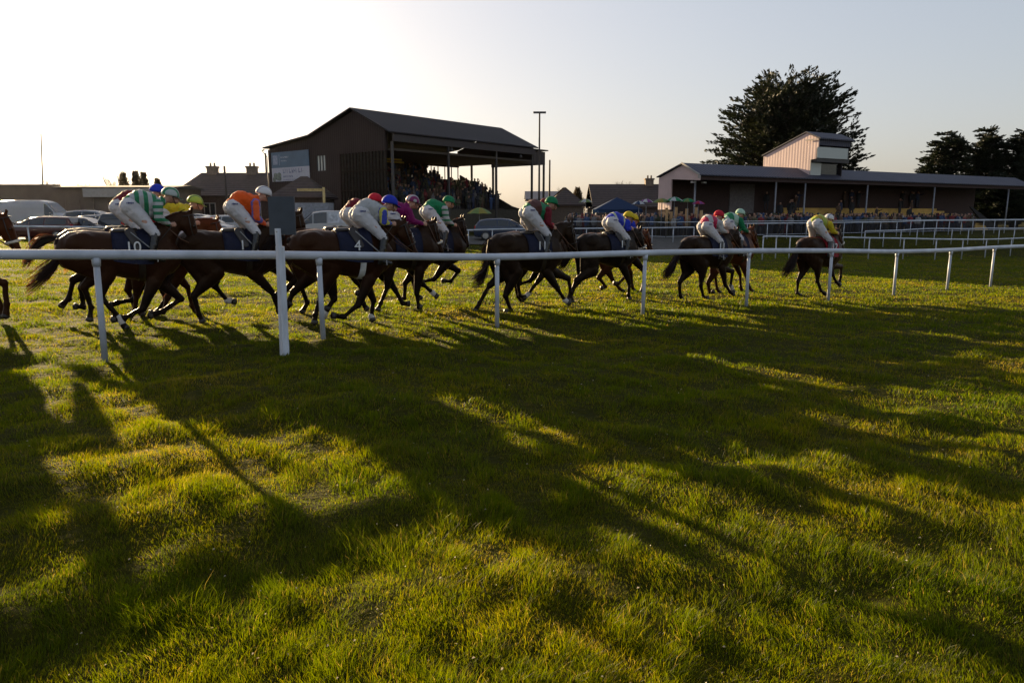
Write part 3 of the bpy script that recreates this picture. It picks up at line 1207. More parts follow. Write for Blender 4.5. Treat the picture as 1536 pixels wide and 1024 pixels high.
def make_jockey(fr, head, bum, hat, silk, sleeve, cap, label, patch=None, capstripe=None, cap2=None, bl=None):
    O, Fv, Lv = fr
    if bl:
        B, H = bl
    else:
        B, H = local(fr, *bum), local(fr, *hat)
    H = (H[0] + .0, H[1] - .03)
    P = Vector((B[0] + .13, 0, B[1] - .01))
    Hd = Vector((H[0], 0, H[1]))
    N = Hd + Vector((-.15, 0, -.085))
    d = N - P
    if d.length > .56:
        P = N - d.normalized() * .56
    if d.length < .42:
        P = N - d.normalized() * .42
    P.z = min(max(P.z + .05, 1.78), 2.06)
    C = N + (P - N) * .30 + Vector((0, 0, -.02))
    mid = (P + C) / 2 + Vector((0, 0, .085))
    base = Vector((P.x + .1, 0, 1.0))
    root = thing('person', O + Fv * base.x + Vector((0, 0, base.z)), math.radians(head), label, 'jockey', 'jockeys crouched over their horses')
    def o(v):
        return Vector(v) - base
    K, A, T, SH, EL, HN = {}, {}, {}, {}, {}, {}
    for s_ in (-1, 1):
        K[s_] = Vector((P.x + .31, s_ * .27, max(P.z - .41, 1.42)))
        A[s_] = K[s_] + Vector((-.10, s_ * .055, -.38))
        T[s_] = A[s_] + Vector((.17, s_ * .01, -.045))
        SH[s_] = C + Vector((.06, s_ * .175, .0))
        HN[s_] = Vector((max(SH[s_].x + .16, .50), s_ * .12, 1.63 if s_ < 0 else 1.65))
        e = (SH[s_] + HN[s_]) / 2 + Vector((-.09, s_ * .05, -.06))
        EL[s_] = e
    mb = MB()
    capsule(mb, o(P), o(mid), .11, .10, 1.1); capsule(mb, o(mid), o(C), .10, .11, 1.25); capsule(mb, o(C), o(N), .10, .07, 1.3)
    capsule(mb, o(N), o(Hd + Vector((-.05, 0, -.03))), .055, .055)
    tl = Matrix.Rotation(math.radians(28), 3, 'Y')
    mb.ell(o(Hd), (.093, .073, .112), 16, 11, rot=tl)
    mb.ell(o(Hd + Vector((.055, 0, -.075))), (.05, .045, .04))             # jaw
    capsule(mb, o(Hd + Vector((.085, 0, -.01))), o(Hd + Vector((.108, 0, -.05))), .012, .017)      # nose
    mb.ell(o(Hd + Vector((.082, 0, -.082))), (.018, .026, .010))           # lips
    for s_ in (-1, 1):
        mb.ell(o(Hd + Vector((-.01, s_ * .074, -.02))), (.022, .010, .032))    # ear
        capsule(mb, o(P + Vector((0, s_ * .09, -.02))), o(K[s_]), .09, .05)
        capsule(mb, o(K[s_]), o(A[s_]), .05, .036)
        capsule(mb, o(A[s_]), o(T[s_]), .036, .028)
        capsule(mb, o(SH[s_]), o(EL[s_]), .046, .036)
        capsule(mb, o(EL[s_]), o(HN[s_]), .036, .026)
        # hand: palm, four bent fingers, thumb closing on the rein
        h = HN[s_]
        mb.ell(o(h + Vector((.035, 0, 0))), (.042, .024, .040))
        for q in range(4):
            zz = .026 - q * .018
            k1 = h + Vector((.070 - abs(q - 1.3) * .004, s_ * .008, zz))
            k2 = k1 + Vector((.020, -s_ * .018, -.004))
            k3 = k2 + Vector((-.020, -s_ * .020, -.004))
            capsule(mb, o(h + Vector((.04, s_ * .006, zz))), o(k1), .0105, .0098, 1, 6)
            capsule(mb, o(k1), o(k2), .0098, .009, 1, 6)
            capsule(mb, o(k2), o(k3), .009, .008, 1, 6)
        t1 = h + Vector((.045, -s_ * .018, .040))
        capsule(mb, o(h + Vector((.02, -s_ * .01, .02))), o(t1), .012, .011, 1, 6)
        capsule(mb, o(t1), o(t1 + Vector((.028, -s_ * .008, -.006))), .011, .009, 1, 6)
    link('body', remesh(mb, 'jockey_body', skin, .0085, 2), root)
    # eyes
    m = MB()
    for s_ in (-1, 1):
        m.ell(o(Hd + Vector((.083, s_ * .030, -.012))), (.010, .012, .008), 8, 6)
    m.build('eye', MATS['dark_eye'], root, True)
    # silks
    mb = MB()
    capsule(mb, o(P + Vector((.03, 0, .03))), o(mid), .142, .155, 1.12, 18)
    capsule(mb, o(mid), o(C), .15, .152, 1.25, 18)
    capsule(mb, o(C), o(N + Vector((-.02, 0, 0))), .138, .085, 1.3, 18)
    capsule(mb, o(C + Vector((-.03, 0, -.09))), o(mid + Vector((0, 0, -.09))), .13, .13, 1.1, 14)
    link('silk_shirt', remesh(mb, 'silk_shirt', silk, .014, 3, (.014, 13, 7, 9)), root)
    for s_ in (-1, 1):
        mb = MB()
        capsule(mb, o(SH[s_] + Vector((-.02, -s_ * .05, 0))), o(SH[s_]), .085, .078)
        capsule(mb, o(SH[s_]), o(EL[s_]), .076, .062)
        wr = EL[s_] + (HN[s_] - EL[s_]) * .88
        capsule(mb, o(EL[s_]), o(wr), .062, .036)
        link('sleeve', remesh(mb, 'sleeve', sleeve, .013, 3, (.010, 12, 12, 17)), root)
    mb = MB()
    capsule(mb, o(P + Vector((-.01, .07, -.01))), o(P + Vector((.10, .05, .05))), .137, .128, .92)
    capsule(mb, o(P + Vector((-.01, -.07, -.01))), o(P + Vector((.10, -.05, .05))), .137, .128, .92)
    for s_ in (-1, 1):
        kk = K[s_] + (A[s_] - K[s_]) * .06
        capsule(mb, o(P + Vector((.01, s_ * .08, -.03))), o(P * .5 + K[s_] * .5 + Vector((0, s_ * .01, 0))), .128, .108, .95)
        capsule(mb, o(P * .5 + K[s_] * .5 + Vector((0, s_ * .01, 0))), o(kk), .100, .068, .95)
    br = link('breeches', remesh(mb, 'breeches', white_br, .013, 3, (.008, 9, 9, 15)), root)
    # small blue lettering strip printed on the seat of the breeches (unreadable at this distance)
    m = MB()
    for k in range(5):
        a = (k - 2) * .021
        w = .012 + .004 * ((k * 7) % 3)
        for s_ in (-1,):
            m.box(o(P + Vector((-.01 + a, -.198, .045))), (w, .006, .022 + .006 * (k % 2)))
    m.build('print_mark', mark_m, br)
    for s_ in (-1, 1):
        mb = MB()
        kk = K[s_] + (A[s_] - K[s_]) * .04
        capsule(mb, o(kk), o(kk * .55 + A[s_] * .45), .066, .062)
        capsule(mb, o(kk * .55 + A[s_] * .45), o(A[s_]), .066, .046)
        capsule(mb, o(A[s_]), o(T[s_]), .042, .036, .9)
        mb.box(o(A[s_] + Vector((-.02, 0, -.045))), (.05, .05, .03))
        link('boot', remesh(mb, 'boot', boot_m, .012, 2), root)
        m = MB()    # stirrup
        c = A[s_] * .5 + T[s_] * .5
        m.tube([o(c + Vector((0, -.06, -.04))), o(c + Vector((0, .06, -.04))), o(c + Vector((0, .045, .08))), o(c + Vector((0, -.045, .08))), o(c + Vector((0, -.06, -.04)))], .008, 6)
        m.tube([o(c + Vector((0, 0, .08))), o(Vector((.12, s_ * .30, 1.52)))], .009, 6)
        m.build('stirrup', M('dull_steel', (.3, .3, .3), rough=.4, metal=.8), root)
    # helmet with silk cover
    mb = MB()
    hc = Hd + Vector((-.015, 0, .035))
    vs, n, R = [], 22, 9
    for i in range(R + 1):
        a = (PI * .56) * i / R
        for k in range(n):
            b = 2 * PI * k / n
            v = Vector((math.sin(a) * math.cos(b) * .138, math.sin(a) * math.sin(b) * .118, math.cos(a) * .122))
            vs.append(o(hc) + tl @ v * 1.0 if False else o(hc) + Matrix.Rotation(math.radians(12), 3, 'Y') @ v)
    fs = []
    for i in range(R):
        for k in range(n):
            fs.append((i * n + k, (i + 1) * n + k, (i + 1) * n + (k + 1) % n, i * n + (k + 1) % n))
    fs.append(tuple(R * n + k for k in range(n - 1, -1, -1)))
    mb.add(vs, fs)
    he = mb.build('helmet', cap, root, True)
    m = MB()
    pk, n = [], 12
    for z in (0, -.008):
        for k in range(n + 1):
            a = -1.15 + 2.3 * k / n
            pk.append(Matrix.Rotation(math.radians(16), 3, 'Y') @ Vector((math.cos(a) * .118, math.sin(a) * .104, z - .012)) + o(hc))
        for k in range(n + 1):
            a = -1.15 + 2.3 * k / n
            pk.append(Matrix.Rotation(math.radians(20), 3, 'Y') @ Vector((math.cos(a) * .15 + .055, math.sin(a) * .10, z - .014)) + o(hc))
    w_ = n + 1
    fs = []
    for k in range(n):
        fs.append((k, k + 1, w_ + k + 1, w_ + k))
        fs.append((2 * w_ + k, 3 * w_ + k, 3 * w_ + k + 1, 2 * w_ + k + 1))
        fs.append((w_ + k, w_ + k + 1, 3 * w_ + k + 1, 3 * w_ + k))
    m.add(pk, fs)
    m.build('peak', cap2 or cap, he, True)
    m = MB()     # goggles on the brim
    pts = [o(Hd + Vector((.098 * math.cos(a) + .004, .088 * math.sin(a), -.002))) for a in [x * .3 - 1.5 for x in range(11)]]
    m.tube(pts, .014, 6)
    m.build('goggles', M('goggle_plastic', (.03, .03, .035), rough=.15), he, True)
    m = MB()
    for s_ in (-1, 1):
        m.tube([o(Hd + Vector((.0, s_ * .09, .0))), o(Hd + Vector((.03, s_ * .07, -.08))), o(Hd + Vector((.05, 0, -.118)))], .006, 5)
    m.build('chin_strap', leather, he)
    if patch:
        pm, kind = patch
        m = MB()
        if kind == 'square':
            dd = (N - P).normalized()
            R_ = Matrix.Rotation(-math.atan2(dd.z, dd.x), 3, 'Y')
            c = P * .42 + C * .58 + Vector((0, 0, 0))
            vs = []
            for i in range(7):
                for k in range(7):
                    a = (k / 6 - .5) * 1.15 - .42
                    v = Vector((-.07 + .14 * i / 6, math.sin(a) * .19, math.cos(a) * .156))
                    vs.append(o(c + Vector((0, 0, .018)) + R_ @ v))
            m.add(vs, [(i * 7 + k, i * 7 + k + 1, (i + 1) * 7 + k + 1, (i + 1) * 7 + k) for i in range(6) for k in range(6)])
        m.build('silk_emblem', pm, root, True)
    if 'whip' in (capstripe or ''):
        m = MB()
        h = HN[-1]
        m.tube([o(h + Vector((.05, 0, .05))), o(h + Vector((.0, -.02, -.05))), o(h + Vector((-.22, -.08, -.30)))], [.009, .008, .004], 6)
        m.build('whip', leather, root)
    return root


WH = (.44, .44, .44)
GR = (.01, .19, .075)
c_white = cloth('white_silk', WH)
c_orange = cloth('orange_silk', (.75, .10, .01))
c_blue = cloth('royal_blue_silk', (.02, .04, .45))
c_yel = cloth('yellow_silk', (.60, .46, .02))
c_lime = cloth('lime_silk', (.38, .50, .05))
c_mar = cloth('maroon_silk', (.16, .012, .022))
c_pur = cloth('claret_silk', (.20, .008, .10))
c_grn = cloth('emerald_silk', GR)
c_red = cloth('red_silk', (.50, .015, .035))
c_palegrn = cloth('pale_mint_silk', (.38, .55, .45))
hoops = band_mat('green_white_hoops', GR, WH, 'X', .125, .5, .3)
hoop_sl = band_mat('green_white_sleeve_hoops', GR, WH, 'Z', .10, .5, .2)
hoop_cap = band_mat('green_white_cap', GR, (.45, .5, .48), 'Y', .07, .5, .25)
cap_bw = band_mat('white_cap_navy_seams', (.62, .62, .64), (.03, .04, .15), 'Y', .115, .88, .45)
cap_pw = band_mat('claret_white_cap', (.20, .008, .10), WH, 'Y', .075, .5, .5)
cap_lime = band_mat('lime_dark_cap', (.38, .50, .05), (.10, .16, .03), 'Y', .13, .85, .42)
sl_by = band_mat('blue_yellow_sleeve', (.03, .05, .40), (.55, .50, .08), 'Y', .085, .45, .3)
sl_or = band_mat('orange_blue_sleeve', (.75, .10, .01), (.10, .12, .45), 'Y', .09, .55, .15)
sl_gw = band_mat('white_green_sleeve', WH, GR, 'Z', .11, .62, .1)
mar_g = band_mat('maroon_green_body', (.10, .03, .022), GR, 'X', .50, .42, .2)
blue_y = band_mat('blue_body_cream_braces', (.02, .04, .45), (.5, .52, .30), 'X', .22, .78, .1)
red_st = band_mat('red_white_body', (.50, .015, .08), WH, 'X', .26, .62, .0)
mint_g = band_mat('mint_green_body', (.38, .55, .45), GR, 'X', .34, .66, .0)
lime_y = band_mat('lime_yellow_body', (.38, .44, .05), (.42, .30, .03), 'X', .24, .6, .0)

HORSES = [
    # key, px0, ground y, legs, poll, nose, tail, coat, label, number, cloth, extras, bum, hat, silk, sleeve, cap, jockey label, patch
    dict(k='a', p=(-100, 487), legs=dict(fn=[(7, 424), (10, 456), (8, 479)], ff=[(-8, 432), (2, 462), (4, 474)]), poll=(4, 326), nose=(33, 392), tail=None, coat='chestnut',
         label='chestnut horse cut off by the left edge, only head and forelegs in view', ex=('noseband',), bum=(-112, 318), hat=(-38, 292), silk=c_blue, sl=c_blue, cap=c_blue,
         jl='jockey in blue on the last chestnut horse at the left edge'),  # rider out of view past the left edge, added for his shadow
    dict(k='b', p=(182, 476), legs=dict(hn=[(110, 420), (103, 447), (93, 458)], hf=[(122, 432), (124, 448), (118, 460)], fn=[(202, 450), (182, 453), (170, 456)], ff=[(250, 447), (240, 462), (230, 470)]),
         poll=(262, 330), nose=(276, 378), tail=None, coat='dark', label='dark bay horse almost hidden on the far side of number 10', ex=(), bum=(165, 314), hat=(238, 287),
         silk=c_mar, sl=c_red, cap=c_blue, jl='jockey with blue cap whose head shows just over the green hooped jockey'),
    dict(k='c', p=(193, 492), legs=dict(hn=[(150, 443), (178, 476), (188, 491)], hf=[(126, 430), (137, 461), (134, 482)], fn=[(214, 464), (187, 477), (170, 479)], ff=[(272, 448), (242, 468), (226, 473)]),
         poll=(281, 322), nose=(300, 384), tail=[(85, 392), (42, 430)], coat='bay', label='bay horse wearing saddle cloth number 10 with bushy tail flying', num='10', ex=(),
         bum=(181, 313), hat=(257, 292), silk=hoops, sl=hoop_sl, cap=hoop_cap, jl='jockey in green and white hoops on the number 10 horse'),
    dict(k='d', p=(236, 474), legs=dict(hn=[(205, 440), (202, 464), (196, 474)], fn=[(250, 449), (246, 464), (234, 470)]), poll=(322, 333), nose=(336, 380), tail=None, coat='chestnut',
         label='chestnut horse in between number 10 and the orange jockey, far side', ex=('noseband',), bum=(228, 330), hat=(294, 303), silk=c_yel, sl=c_yel, cap=cap_lime,
         jl='jockey in yellow silks and lime cap behind the neck of number 10'),
    dict(k='e', p=(352, 480), legs=dict(hn=[(291, 443), (298, 470), (302, 479)], hf=[(322, 428), (336, 445), (350, 452)], fn=[(408, 438), (418, 466), (422, 479)], ff=[(469, 440), (466, 467), (452, 470)]),
         poll=(446, 322), nose=(461, 374), tail=[(262, 395), (245, 430)], coat='brown', label='brown horse passing behind the slate board, ridden by the orange jockey', num='1', ex=('noseband',),
         bum=(342, 312), hat=(397, 290), silk=c_orange, sl=sl_or, cap=cap_bw, cap2=c_white, jl='jockey in orange silks and white cap beside the slate board'),
    dict(k='f', p=(502, 470), legs=dict(hn=[(440, 438), (433, 454), (430, 462)], hf=[(434, 430), (424, 442), (416, 448)]), poll=(583, 338), nose=(597, 380), tail=None, coat='bay',
         label='bay horse hidden on the far side of the white shirted jockey\'s horse', ex=(), bum=(517, 322), hat=(564, 300), silk=c_mar, sl=c_mar, cap=c_red,
         jl='jockey in dark maroon with red cap tucked behind the blue capped jockey'),
    dict(k='g', p=(518, 487), legs=dict(hn=[(482, 442), (475, 466), (472, 482)], hf=[(501, 448), (495, 458), (491, 462)], fn=[(534, 464), (516, 475), (500, 473)], ff=[(560, 450), (557, 474), (558, 487)]),
         poll=(603, 336), nose=(624, 384), tail=[(437, 384), (424, 378)], coat='bay', label='bay horse with red mane carrying the white shirted jockey', num='4', ex=('whitegirth',),
         bum=(530, 324), hat=(586, 304), silk=c_white, sl=sl_by, cap=c_blue, jl='jockey in white shirt with blue and yellow sleeve and blue cap'),
    dict(k='h', p=(598, 464), legs=dict(hn=[(581, 430), (572, 452), (567, 464)], hf=[(592, 433), (600, 448), (607, 455)], fn=[(625, 440), (627, 456), (628, 464)], ff=[(634, 426), (642, 433), (650, 440)]),
         poll=(648, 335), nose=(662, 380), tail=None, coat='brown', label='brown horse with white fleece noseband under the claret jockey', ex=('noseband',),
         bum=(580, 325), hat=(620, 302), silk=c_pur, sl=c_pur, cap=cap_pw, jl='jockey in claret silks with white square on the back', patch=(c_white, 'square')),
    dict(k='i', p=(648, 449), legs=dict(hn=[(608, 424), (607, 440), (604, 448)], fn=[(649, 421), (636, 422), (628, 419)], ff=[(688, 406), (676, 422), (664, 421)]),
         poll=(691, 330), nose=(702, 372), tail=None, coat='black', label='near black horse with one foreleg raised high, under the emerald jockey', ex=(),
         bum=(634, 319), hat=(674, 302), silk=c_grn, sl=sl_gw, cap=c_grn, jl='jockey in emerald green with green and white striped sleeves'),
    dict(k='j', p=(800, 453), legs=dict(hn=[(776, 420), (779, 438), (782, 444)], fn=[(798, 434), (792, 441), (788, 445)], ff=[(792, 426), (786, 424), (780, 421)]), poll=(848, 342), nose=(856, 380), tail=None,
         coat='brown', label='brown horse just beyond number 11, its rump line showing above it', ex=(), bum=(790, 328), hat=(819, 306), silk=c_mar, sl=c_red, cap=c_mar,
         jl='jockey in dark red half hidden behind the maroon and green jockey'),
    dict(k='k', p=(790, 466), legs=dict(hn=[(758, 443), (763, 457), (766, 466)], hf=[(734, 428), (719, 455), (713, 466)], fn=[(837, 434), (847, 450), (853, 454)], ff=[(853, 418), (856, 438), (853, 450)]),
         poll=(853, 338), nose=(865, 384), tail=[(726, 408), (711, 424)], coat='dark', label='dark bay horse number 11 alone in the middle with thin tail', num='11', ex=(),
         bum=(783, 322), hat=(828, 304), silk=mar_g, sl=c_mar, cap=c_grn, jl='jockey in maroon silks with green band and green cap on number 11'),
    dict(k='l', p=(926, 440), legs=dict(hn=[(898, 416), (904, 424), (908, 430)], hf=[(919, 420), (928, 431), (934, 437)], fn=[(938, 415), (931, 422), (924, 425)]), poll=(968, 350), nose=(978, 380), tail=None,
         coat='chestnut', label='chestnut horse whose rump shows behind the blue and cream jockey', ex=(), bum=(924, 340), hat=(951, 328), silk=c_blue, sl=c_blue, cap=c_yel,
         jl='jockey mostly hidden on the far side of the yellow capped rider'),
    dict(k='m', p=(910, 451), legs=dict(hn=[(864, 421), (856, 441), (858, 452)], hf=[(862, 428), (857, 443), (853, 450)], fn=[(944, 424), (943, 438), (944, 448)], ff=[(966, 406), (966, 425), (963, 436)]),
         poll=(957, 347), nose=(968, 384), tail=[(850, 390), (838, 397)], coat='black', label='near black horse with white fetlock behind the fourth rail post, blue and cream rider', num='1', ex=('noseband',),
         bum=(909, 336), hat=(944, 325), silk=blue_y, sl=c_blue, cap=c_yel, jl='jockey in blue and cream with yellow cap'),
    dict(k='n', p=(1093, 440), legs=dict(hn=[(1062, 424), (1064, 435), (1066, 441)], fn=[(1121, 418), (1124, 430), (1128, 438)]), poll=(1127, 344), nose=(1137, 374), tail=None, coat='chestnut',
         label='chestnut horse second in the race, head showing past the red capped rider', ex=(), bum=(1084, 337), hat=(1111, 320), silk=mint_g, sl=c_grn, cap=c_palegrn,
         jl='jockey in mint and green leaning forward beside the red capped jockey'),
    dict(k='o', p=(1058, 448), legs=dict(hn=[(1051, 427), (1054, 440), (1060, 447)], hf=[(1019, 423), (1020, 440), (1022, 450)], fn=[(1088, 427), (1094, 436), (1099, 441)], ff=[(1099, 407), (1096, 428), (1100, 438)]),
         poll=(1103, 348), nose=(1112, 380), tail=[(1008, 400), (997, 415)], coat='dark', label='dark horse with hanging tail under the red and white jockey', num='11', ex=(),
         bum=(1051, 345), hat=(1079, 323), silk=red_st, sl=c_white, cap=c_red, jl='jockey in red and white silks with red cap'),
    dict(k='p', p=(1225, 443), legs=dict(hn=[(1226, 421), (1231, 435), (1238, 441)], hf=[(1197, 421), (1196, 436), (1198, 444)], fn=[(1249, 412), (1254, 422), (1259, 427)], ff=[(1262, 400), (1261, 415), (1258, 426)]),
         poll=(1256, 346), nose=(1264, 374), tail=[(1188, 392), (1177, 413)], coat='brown', label='leading brown horse with red cloth, furthest right in the race', num='12', ex=('noseband',), clothm=cloth_red,
         bum=(1217, 338), hat=(1244, 328), silk=lime_y, sl=c_yel, cap=cap_bw, jl='jockey in lime and yellow silks with pale cap leading the race'),
]
HEAD = 32
for h in HORSES:
    fr, r_ = make_horse(h['k'], h['p'][0], h['p'][1], h['legs'], h['poll'], h['nose'], h['tail'], h['coat'], h['label'], HEAD, h.get('num'), h.get('clothm'), h['ex'], socks={'c': (0,), 'm': (3,), 'e': (1,), 'g': (1, 3), 'j': (2,), 'k': (2,), 'o': (3,), 'h': (3,)}.get(h['k'], ()))
    make_jockey(fr, HEAD, h['bum'], h['hat'], h['silk'], h['sl'], h['cap'], h['jl'], h.get('patch'), 'whip' if h['k'] in 'cgk' else None, h.get('cap2'))


# ------------------------------------------------------------------ background: materials
clad_dark = M('dark_profiled_cladding', (.045, .032, .028), rough=.65, var=.15, scale=.6, wave=('X', .3, .5))
clad_pink = M('pale_profiled_cladding', (.60, .43, .40), rough=.55, var=.1, scale=.8, wave=('Y', .30, .12))
roof_dark = M('dark_metal_roof', (.020, .016, .018), rough=.75, spec=.25, var=.15, scale=.5, wave=('X', .35, .5))
roof_blue = M('slate_blue_metal_roof', (.050, .048, .068), rough=.65, spec=.35, var=.12, scale=.5, wave=('X', .35, .5))
steel_dark = M('painted_dark_steel', (.045, .038, .036), rough=.55, var=.2)
steel_grey = M('galvanised_steel', (.22, .22, .24), rough=.45, var=.2, metal=.3)
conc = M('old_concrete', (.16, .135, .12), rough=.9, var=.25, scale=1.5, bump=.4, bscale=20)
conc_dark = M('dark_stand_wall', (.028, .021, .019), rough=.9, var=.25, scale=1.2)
ochre = M('ochre_steps', (.62, .38, .10), rough=.8, var=.2, scale=1.5)  # ochre base colour of the stand steps, broken up by noise
render_w = M('roughcast_wall', (.17, .125, .09), rough=.9, var=.2, scale=.8, bump=.4, bscale=12)
tile = M('brown_roof_tiles', (.05, .030, .023), rough=.8, var=.3, scale=3, wave=('Z', .22, .6))
timber = M('weathered_timber_pole', (.06, .045, .035), rough=.85, var=.3)
white_p = M('white_fascia', (.34, .31, .28), rough=.6, var=.1)


def glass_mat(name, col, a=.35):
    m, n, b = nmat(name)
    b.inputs['Base Color'].default_value = (*col, 1)
    b.inputs['Roughness'].default_value = .08
    b.inputs['Specular IOR Level'].default_value = .8
    t = n.nodes.new('ShaderNodeBsdfTransparent')
    t.inputs[0].default_value = (.8, .8, .8, 1)
    ms = n.nodes.new('ShaderNodeMixShader')
    ms.inputs[0].default_value = a
    n.links.new(b.outputs[0], ms.inputs[1]); n.links.new(t.outputs[0], ms.inputs[2])
    n.links.new(ms.outputs[0], n.nodes['Material Output'].inputs[0])
    return m


glass = glass_mat('window_glass', (.03, .035, .04), .35)
glass_pale = glass_mat('pale_screen_glass', (.42, .45, .43), .12)
glass_haze = M('dusty_polycarbonate', (.03, .026, .02), rough=.7, spec=.1)


# ------------------------------------------------------------------ left grandstand
uang = math.atan2(15, 12.5)
GLr = thing('grandstand', (-10.1, 60.3, g1(-10, 60)), uang, 'tall dark gabled grandstand with a blue and white banner on its end wall', 'grandstand')
GS = (.945, .935, .92)
GLr.scale = GS
# local: x along the front, y to the rear, z up
LG, DV, DM = 19.6, 17.9, 10.6
prof = [(0, 8.75), (4.8, 10.75), (10.6, 8.8), (17.9, 8.1)]
# end wall with window openings: solid pieces butted round them
m = MB()
def pc(u0, v0, z0, v1, z1, th=.25):
    m.box2((u0, v0, z0), (u0 + th, v1, z1))
m.prism([(0, 7.0), (0, 8.65), (4.2, 10.65), (10.6, 8.7), (10.6, 7.0)], 0, .25, lambda p, t: (t, p[0], p[1]))
m.prism([(10.6, 7.0), (10.6, 8.7), (17.9, 8.0), (17.9, 7.0)], 0, .25, lambda p, t: (t, p[0], p[1]))
pc(0, 10.6, -.4, 17.9, 7.0)
pc(0, 9.85, 5.6, 10.6, 7.0)
pc(0, 6.3, 5.6, 8.5, 7.0)
pc(0, 6.3, -.4, 10.6, 5.6)
pc(0, 0, -.4, 6.3, 2.2)
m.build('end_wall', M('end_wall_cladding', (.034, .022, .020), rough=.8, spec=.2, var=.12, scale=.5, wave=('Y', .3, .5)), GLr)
m = MB(); m.box2((.10, 8.5, 5.6), (.14, 9.85, 7.0))
wd = m.build('window', glass_pale, GLr)
m = MB()
for a in (8.5, 8.95, 9.4, 9.85):
    m.box2((.02, a - .04, 5.6), (.1, a + .04, 7.0))
m.build('frame', steel_dark, wd)
m = MB(); m.box2((.10, 0, 2.2), (.13, 6.3, 7.0))
wd = m.build('glazed_screen', glass_haze, GLr)
m = MB()
for k in range(15):
    a = .04 + k * .447
    m.box2((.0, a - .035, 2.2), (.1, a + .035, 7.0))
m.box2((-.02, 0, 5.3), (.0, 6.3, 5.42)); m.box2((-.02, 0, 3.6), (.0, 6.3, 3.7))
m.build('frame', M('brown_painted_frame', (.028, .02, .016), rough=.9, spec=.05), wd)
# roof
m = MB()
ov = .45
for (a, b) in (((-.9, 8.42), (4.2, 10.80)), ((4.2, 10.80), (10.6, 8.86)), ((10.6, 8.86), (18.3, 8.12))):
    m.prism([(a[0], a[1]), (b[0], b[1]), (b[0], b[1] + .12), (a[0], a[1] + .12)], -.35, LG + .3, lambda p, t: (t, p[0], p[1]))
m.build('roof', roof_dark, GLr)
# front fascia beam and ceiling
m = MB()
m.box2((.3, -.75, 7.75), (LG, -.55, 8.36))
m.build('fascia', M('fascia_brown', (.036, .026, .025), rough=.6, var=.1), GLr)
m = MB()
m.box2((.3, -.50, 7.0), (LG, .0, 7.2))
m.prism([(0, 7.2), (10.5, 7.05), (10.5, 7.0), (0, 7.0)], .3, LG - .1, lambda p, t: (t, p[0], p[1]))
m.build('ceiling', M('ceiling_boards', (.055, .038, .025), rough=.85, var=.2), GLr)
# far end panel
m = MB()
m.prism([(-.5, 7.0), (-.5, 8.4), (4.2, 10.65), (10.6, 8.7), (10.6, 7.0)], LG, LG + .2, lambda p, t: (t, p[0], p[1]))
m.build('far_end_panel', clad_dark, GLr)
# annex roof at far end
m = MB()
m.box2((LG + .25, 1.2, 7.0), (LG + 4.2, 1.45, 8.4)); m.box2((LG + .25, .9, 8.5), (LG + 4.4, 9, 8.62)); m.box2((LG + 4.0, 1.5, 7.0), (LG + 4.2, 9, 8.45))
m.build('annex_canopy', clad_dark, GLr)
# rear wall with glazing strip
m = MB()
m.box2((.3, 10.35, -.4), (LG * .62, 10.6, 6.25))
m.box2((LG * .62, 10.35, -.4), (LG + 1.0, 10.6, 5.45))
m.box2((.3, 10.35, 6.85), (LG, 10.6, 7.0))
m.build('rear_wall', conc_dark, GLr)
for k in range(19):
    m = MB()
    x = .6 + k * 1.05
    m.box2((x - .03, 10.4, 5.45 if x > LG * .62 else 6.25), (x + .03, 10.5, 6.85))
    m.build('mullion', steel_dark, GLr)
for k in range(5):
    m = MB()
    x = 9.0 + k * .6
    m.cyl((x, 10.32, 6.0), (x + .4, 10.32, 6.85), .05, None, 6)
    m.build('brace', steel_dark, GLr)
# terrace of concrete steps
m = MB()
NS = 13
for k in range(NS):
    v0 = 1.2 + k * .70
    m.box2((.4, v0, -.3), (LG - .3 + (.0), 10.3, 1.1 + .0 + k * .36)) if k == 0 else m.box2((.4, v0, 1.1 + (k - 1) * .36), (LG - .3 - k * .0, 10.3, 1.1 + k * .36))
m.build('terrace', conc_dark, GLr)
m = MB()
m.prism([(.6, -.4), (.6, 1.9), (2.5, 2.4), (10.2, 6.0), (10.2, -.4)], LG - .1, LG + .1, lambda p, t: (t, p[0], p[1]))
m.box2((.3, .55, -.4), (LG - .1, .75, 2.0))
m.build('side_wall', M('olive_grey_wall', (.045, .038, .025), rough=.9, var=.3), GLr)
# posts
for x, y in ((.35, -.45), (LG * .36, -.45), (LG * .70, -.45), (LG - .2, -.45), (LG + 4.1, 1.3), (LG - .2, 5), (LG - .2, 8.2)):
    m = MB()
    m.box2((x - .09, y - .09, -.5), (x + .09, y + .09, 7.75 if y < 0 else 7.0))
    m.build('post', steel_dark, GLr)
for x in (LG * .36, LG - 2.6):
    m = MB()
    m.cyl((x, -.9, 7.3), (x, -.9, 7.55), .18, .12, 10); m.cyl((x, -.9, 7.55), (x, -.9, 7.75), .03, None, 6)
    m.build('hanging_lamp', steel_dark, GLr, True)
m = MB()
for v in (2.2, 5.0):
    m.box2((2 + v, v + 3, 6.7), (4.2 + v, v + 3.15, 6.85))
m.build('yellow_sign_strip', M('yellow_strip', (.7, .5, .05), rough=.6), GLr)
# gutter at rear corner
m = MB()
m.cyl((-.4, 17.9, 7.95), (-.4, 18.35, 7.95), .07, None, 8); m.cyl((-.4, 18.3, 7.9), (-.1, 17.95, 7.3), .04, None, 8); m.cyl((-.1, 17.95, 7.3), (-.1, 17.95, 0), .04, None, 8)
m.build('downpipe', steel_dark, GLr, True)
